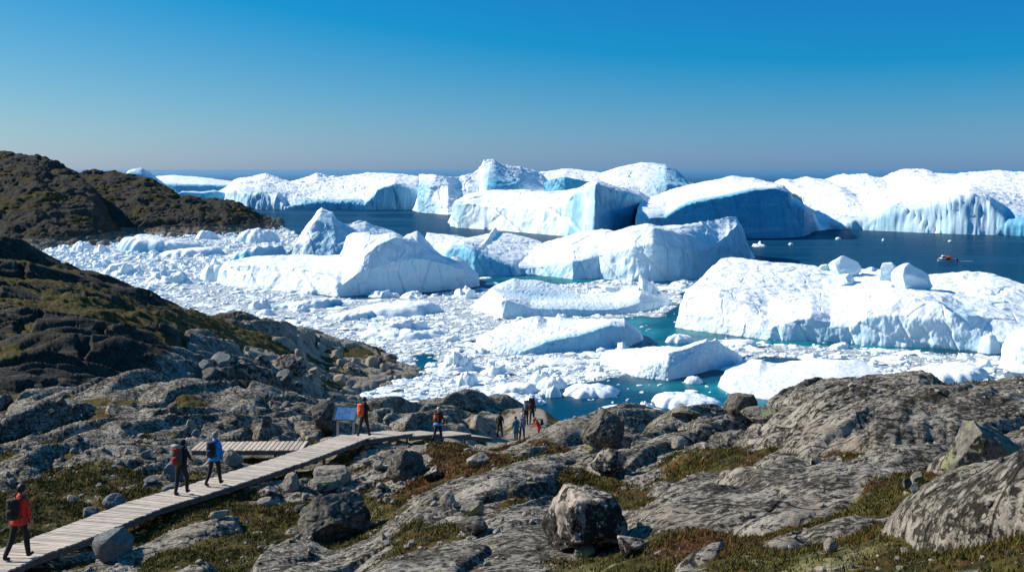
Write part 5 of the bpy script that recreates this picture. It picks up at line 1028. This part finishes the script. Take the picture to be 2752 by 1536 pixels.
p = person('hiker in blue denim with a white cap in the middle of the group', on_ground(1403, 66.8), rd(-6), 1.78, 'jeans', 'navy', 'grey', hat='white', lean=3, hips=(-8, 10), knees=(4, 6), arms=(-8, 10), elbows=(10, 20))
backpack('pale grey daypack on the denim-clad hiker', p, 'grey', (.27, .15, .40), 1.28)
p = person('hiker with a grey pack raised high, on the left of the upper pair', on_ground(1414, 71.2), rd(12), 1.72, 'black', 'dark', 'dark', lean=12, hips=(-8, 20), knees=(4, 22), arms=(4, 20), elbows=(10, 30))
backpack('large grey-green backpack riding high at the back of the group', p, 'grey', (.42, .28, .66), 1.48, .26, 'olive')
p = person('hiker under a huge brown pack, on the right of the upper pair', on_ground(1430, 71.8), rd(-8), 1.72, 'dark', 'navy', 'dark', lean=14, hips=(-14, 14), knees=(6, 10), arms=(4, 14), elbows=(10, 20))
backpack('huge dark brown backpack rising above its carrier\'s head', p, 'brown', (.50, .30, .78), 1.48, .28, 'brown')
p = person('stooping hiker in a red suit with ginger hair at the right of the group', on_ground(1449, 66.4), rd(82), 1.55, 'red', 'darkred', 'ginger', lean=24, hips=(4, 8), knees=(2, 6), arms=(34, 46), elbows=(20, 30), head_dn=22)
backpack('black backpack on the stooping red-suited hiker', p, 'black', (.28, .2, .46))
g = on_ground(1034, 77); p = person('person in dark blue sitting on the rock crest above the water', g+Vector((0, 0, -.42)), rd(-30), 1.72, 'teal', 'navy', 'dark', lean=16, hips=(82, 78), knees=(86, 70), arms=(30, 34), elbows=(40, 40))

# ================================================================ BOAT
MAT['hullw'] = plain('white_hull_paint', (0.88, 0.86, 0.83), 0.4, .05); MAT['hullr'] = plain('dark_red_hull_paint', (0.36, 0.035, 0.02), 0.45, .15); MAT['glass'] = plain('window_glass', (0.01, 0.015, 0.02), 0.08, .1); MAT['rubber'] = plain('black_rubber', (0.01, 0.012, 0.016), 0.6, .2); MAT['gear'] = plain('dark_deck_gear', (0.045, 0.03, 0.025), 0.8, .4, 3); MAT['foam'] = plain('foam_white', (0.7, 0.76, 0.8), 0.7, .1)
bY = 437.0; bt = empty('fishing_boat', (wx(2546, bY), bY, 0.0), math.radians(4)); bt.scale = (1.0, 1.0, 1.0)
meta(bt, 'small red and white fishing boat with people on deck heading left', 'boat')
def hull(z0, z1, k0, k1, mat, name):
    R = []
    for i in range(15):
        t = i/14; x = -4.3+t*8.0; b = 1.25*min(1, (t/.38)**.6) if t < .38 else 1.25*(1-.12*(t-.38)/.62); sheer = .55*max(0, 1-t/.5)**1.6
        za, zb = z0+sheer*(z0 > .3), z1+sheer; b0, b1 = max(.03, b*k0), max(.05, b*k1)
        R.append([(x, -b0, za), (x-.12*(1-t), -b1, zb), (x-.12*(1-t), b1, zb), (x, b0, za)])
    return MB().rings(R).build(name, mat, bt, smooth=False)
hull(-.3, .48, .72, .94, MAT['hullw'], 'hull'); hull(.482, .86, .95, 1.02, MAT['hullr'], 'gunwale')
mb = MB(); mb.rings([[(-3.9, -.35, 1.25), (-3.9, .35, 1.25), (-3.7, .3, 1.42), (-3.7, -.3, 1.42)], [(-3.0, -.85, .9), (-3.0, .85, .9), (-2.6, .7, 1.75), (-2.6, -.7, 1.75)], [(-1.2, -.95, .87), (-1.2, .95, .87), (-1.3, .8, 1.8), (-1.3, -.8, 1.8)]]); mb.build('foredeck_cabin', MAT['hullw'], bt)
wh = MB().box((-1.7, 0, 2.05), (1.4, 1.5, .5)).build('wheelhouse', MAT['gear'], bt); MB().box((-1.75, 0, 2.44), (1.25, 1.6, .26)).build('roof', MAT['hullw'], wh)
for yy in (-.76, .76): MB().box((-1.75, yy, 2.06), (1.0, .03, .3)).build('window', MAT['glass'], wh)
MB().lump((.35, 0, 1.45), (.9, .9, .8), 14, 9, .2, 4, 3).build('net_pile', CL['orange'], bt)
MB().tube((-.9, 0, 1.8), (-.1, 0, 3.55), .07, .04).tube((.9, .2, 1.0), (.55, .2, 3.0), .05, .04).build('mast', MAT['gear'], bt)
MB().tube((2.5, -.7, .9), (2.9, -.7, 2.9), .08, .07).tube((2.5, .7, .9), (2.9, .7, 2.9), .08, .07).tube((2.9, -.7, 2.85), (2.9, .7, 2.85), .07, .07).build('gantry', MAT['gear'], bt)
MB().box((1.9, -.9, 1.0), (1.9, .5, .28)).box((1.9, .9, 1.0), (1.9, .5, .28)).build('side_deck', MAT['hullw'], bt)
MB().lump((4.0, 0, .75), (.55, .85, .75), 12, 8, .1, 2, 3).build('outboard_motor', MAT['rubber'], bt)
for px_, cc, hh in ((1.55, 'orange', 1.1), (2.15, 'red', 1.0), (1.0, 'white', 1.15)):
    q = person('%s sitting on the deck of the fishing boat' % {'orange': 'person in an orange jacket', 'red': 'person in a red jacket', 'white': 'person in a white jacket'}[cc], bt.location+Vector((px_, -.3, .62)), rd(90), 1.7, cc, 'navy', 'dark', lean=6, hips=(80, 80), knees=(80, 80), arms=(30, 30), elbows=(50, 50)); q[0]['group'] = 'people on the fishing boat'
R_ = []
mb = MB(); n = 24
for i in range(14):
    x = 4.6+i*.5; w_ = .16+.05*abs(math.sin(i*1.7)); mb.box((x, .05*math.sin(i), .03), (.6, w_*2.4, .05+.03*(i % 2)))
wk = mb.build('boat_wake', MAT['foam']); wk.location = bt.location; wk.rotation_euler = bt.rotation_euler; meta(wk, 'thin line of white wake foam trailing behind the fishing boat', 'wake', kind='stuff')

# ================================================================ TUNDRA TUFTS (nobody could count them)
def tufts():
    R = np.random.default_rng(8); P2 = pyof(TZ); vg = TMIX[..., 0]
    vis = (TYY < 48) & (vg > .62) & (TPX[:, None] > -120) & (TPX[:, None] < 2880) & (P2 < 1600)
    I, J_ = np.where(vis); dA = DPX/F*TYY[I, J_]*np.gradient(TY)[J_]
    w_ = dA/np.clip(TYY[I, J_]/12, .6, 9)**1.0*(0.25+sm(-.1, .3, pn2(TX[I, J_]/1.1, TYY[I, J_]/1.1, 77))); w_ /= w_.sum(); n = 60000
    k = R.choice(len(I), n, p=w_); i, j = I[k], J_[k]; bx = TX[i, j]+R.normal(0, .03, n); by = TYY[i, j]+R.normal(0, .03, n); bz = TZ[i, j]-.01
    V = []; C = []; s = (0.020+0.0024*by)*R.uniform(.6, 1.7, n)
    kind = np.clip(TMIX[i, j, 2]*.8+R.normal(0, .2, n), 0, 1)
    for b in range(6):
        a = R.uniform(0, 6.283, n); l = R.uniform(.3, 1.0, n)*s; w0 = s*.09+.0012; c, d = np.cos(a), np.sin(a); q = s*R.uniform(0, .35, n); e = R.uniform(0, 6.283, n); ox, oy = bx+q*2.5*np.cos(e), by+q*2.5*np.sin(e)
        V.append(np.stack([np.stack([ox-d*w0, oy+c*w0, bz], -1), np.stack([ox+d*w0, oy-c*w0, bz], -1), np.stack([ox+c*l*.6, oy+d*l*.6, bz+l], -1)], 1)); C.append(np.repeat(np.stack([kind, R.uniform(0, 1, n), kind*0], -1)[:, None], 3, 1))
    V = np.concatenate(V).reshape(-1, 3); C = np.concatenate(C).reshape(-1, 3)
    t = NT('tundra_blades'); a = t.sep(t.attr('mix', 'Color'))
    g = t.mix(a[1], (0.025, 0.027, 0.006), (0.13, 0.115, 0.025)); r = t.mix(a[1], (0.04, 0.017, 0.006), (0.17, 0.08, 0.022)); t.fin(t.mix(t.mr(a[0], .4, .75), g, r), .8, None, .1)
    o = mesh_obj('tundra_grass', V, np.arange(len(V)).reshape(-1, 3), t.m, smooth=False, attrs={'mix': C}); meta(o, 'short olive and rust coloured tundra grass and moss in the hollows', 'grass', kind='stuff')
tufts()

def gravel():
    """pebbles and frost-split chips lying in the soil"""
    R = np.random.default_rng(18); V0, F0 = ico(2); P2 = pyof(TZ); vg = TMIX[..., 0]; sl = np.abs(np.gradient(TZ, axis=1)/np.gradient(TY)[None, :])
    vis = (TYY < 46) & (sl < .9) & (TPX[:, None] > -150) & (TPX[:, None] < 2900) & (P2 < 1620)
    d, _ = seg_dist(BWP, TX, TYY); d2, _ = seg_dist(BR, TX, TYY); vis &= (d > .8) & (d2 > .8)
    I, J_ = np.where(vis); w_ = (0.12+np.exp(-((vg[I, J_]-.45)/.28)**2))*(0.1+sm(.0, .45, pn2(TX[I, J_]/2.2, TYY[I, J_]/2.2, 97)))*DPX*TYY[I, J_]*np.gradient(TY)[J_]/np.clip(TYY[I, J_]/12, .6, 9); w_ /= w_.sum(); n = 9000
    k = R.choice(len(I), n, p=w_); i, j = I[k], J_[k]; s = np.clip(.018*np.exp(R.normal(0, .6, n)), .008, .09)*(.6+TYY[i, j]/22)
    VV = []; T = []
    for q in range(10):
        v = V0.copy()
        for _ in range(7):
            nn = R.normal(size=3); nn /= np.linalg.norm(nn); v -= nn[None]*(np.maximum(v @ nn-R.uniform(.45, .75), 0)*.97)[:, None]
        T.append(v)
    T = np.array(T)[R.integers(0, 10, n)]; a = R.uniform(0, 6.283, n); c, si = np.cos(a)[:, None], np.sin(a)[:, None]; st = R.uniform(.5, .95, n)[:, None]
    x, y, z = T[..., 0]*s[:, None], T[..., 1]*s[:, None]*st, T[..., 2]*s[:, None]*R.uniform(.4, .75, n)[:, None]
    P = np.stack([TX[i, j][:, None]+x*c-y*si, TYY[i, j][:, None]+x*si+y*c, TZ[i, j][:, None]+z+s[:, None]*.12], -1)
    o = mesh_obj('gravel', P.reshape(-1, 3), (F0[None]+(np.arange(n)*len(V0))[:, None, None]).reshape(-1, 3), MAT['b_pale'], smooth=False); meta(o, 'scattered pebbles and rock chips lying between the slabs', 'gravel', kind='stuff')
gravel()
# ================================================================ LIGHT AND CAMERA
w = bpy.data.worlds.new('World'); SC.world = w; w.use_nodes = True; nt = w.node_tree
sky = nt.nodes.new('ShaderNodeTexSky'); sky.sky_type = 'NISHITA'; sky.sun_disc = False
sky.sun_elevation = SUN_EL; sky.sun_rotation = math.atan2(SUN_VEC.x, SUN_VEC.y)
sky.altitude = 0; sky.air_density = 1.0; sky.dust_density = 0.3; sky.ozone_density = 4.0
# sky colours graded towards azure by channel; floors brighten the overhead sky as added fill
sp = nt.nodes.new('ShaderNodeSeparateColor'); cb = nt.nodes.new('ShaderNodeCombineColor'); nt.links.new(sky.outputs[0], sp.inputs[0])
for ch, (off, mul, lo) in enumerate(((-2.78, 0.76, 0.12), (-0.70, 0.715, 1.65), (6.6, 0.45, 4.1))):
    m1 = nt.nodes.new('ShaderNodeMath'); m1.operation = 'ADD'; m1.inputs[1].default_value = off
    m2 = nt.nodes.new('ShaderNodeMath'); m2.operation = 'MULTIPLY'; m2.inputs[1].default_value = mul
    m3 = nt.nodes.new('ShaderNodeMath'); m3.operation = 'MAXIMUM'; m3.inputs[1].default_value = lo
    nt.links.new(sp.outputs[ch], m1.inputs[0]); nt.links.new(m1.outputs[0], m2.inputs[0]); nt.links.new(m2.outputs[0], m3.inputs[0]); nt.links.new(m3.outputs[0], cb.inputs[ch])
nt.links.new(cb.outputs[0], nt.nodes['Background'].inputs[0]); nt.nodes['Background'].inputs[1].default_value = 0.0745
sl = bpy.data.lights.new('sun', 'SUN'); sl.energy = 5.0; sl.angle = math.radians(0.5); sl.color = (1.0, 0.94, 0.84)
so = bpy.data.objects.new('sun', sl); COL.objects.link(so)
dirv = Vector((SUN_VEC.x*math.cos(SUN_EL), SUN_VEC.y*math.cos(SUN_EL), math.sin(SUN_EL)))
so.rotation_euler = dirv.to_track_quat('Z', 'Y').to_euler(); so.location = (-40, 20, 120)
cam = bpy.data.cameras.new('camera'); co = bpy.data.objects.new('camera', cam); COL.objects.link(co)
co.location = (0, 0, H); co.rotation_euler = (math.radians(90), 0, 0)
cam.sensor_width = 36; cam.lens = 36*F/2752; cam.shift_y = -(768-HY)/2752; cam.clip_start = 0.5; cam.clip_end = 300000
SC.camera = co
SC.view_settings.view_transform = 'Standard'; SC.view_settings.look = 'None'; SC.view_settings.gamma = 1; SC.view_settings.exposure = 0.49
SC.view_settings.use_curve_mapping = False
SC.cycles.use_denoising = True
SC.cycles.max_bounces = 5; SC.cycles.diffuse_bounces = 3; SC.cycles.glossy_bounces = 2; SC.cycles.transmission_bounces = 2
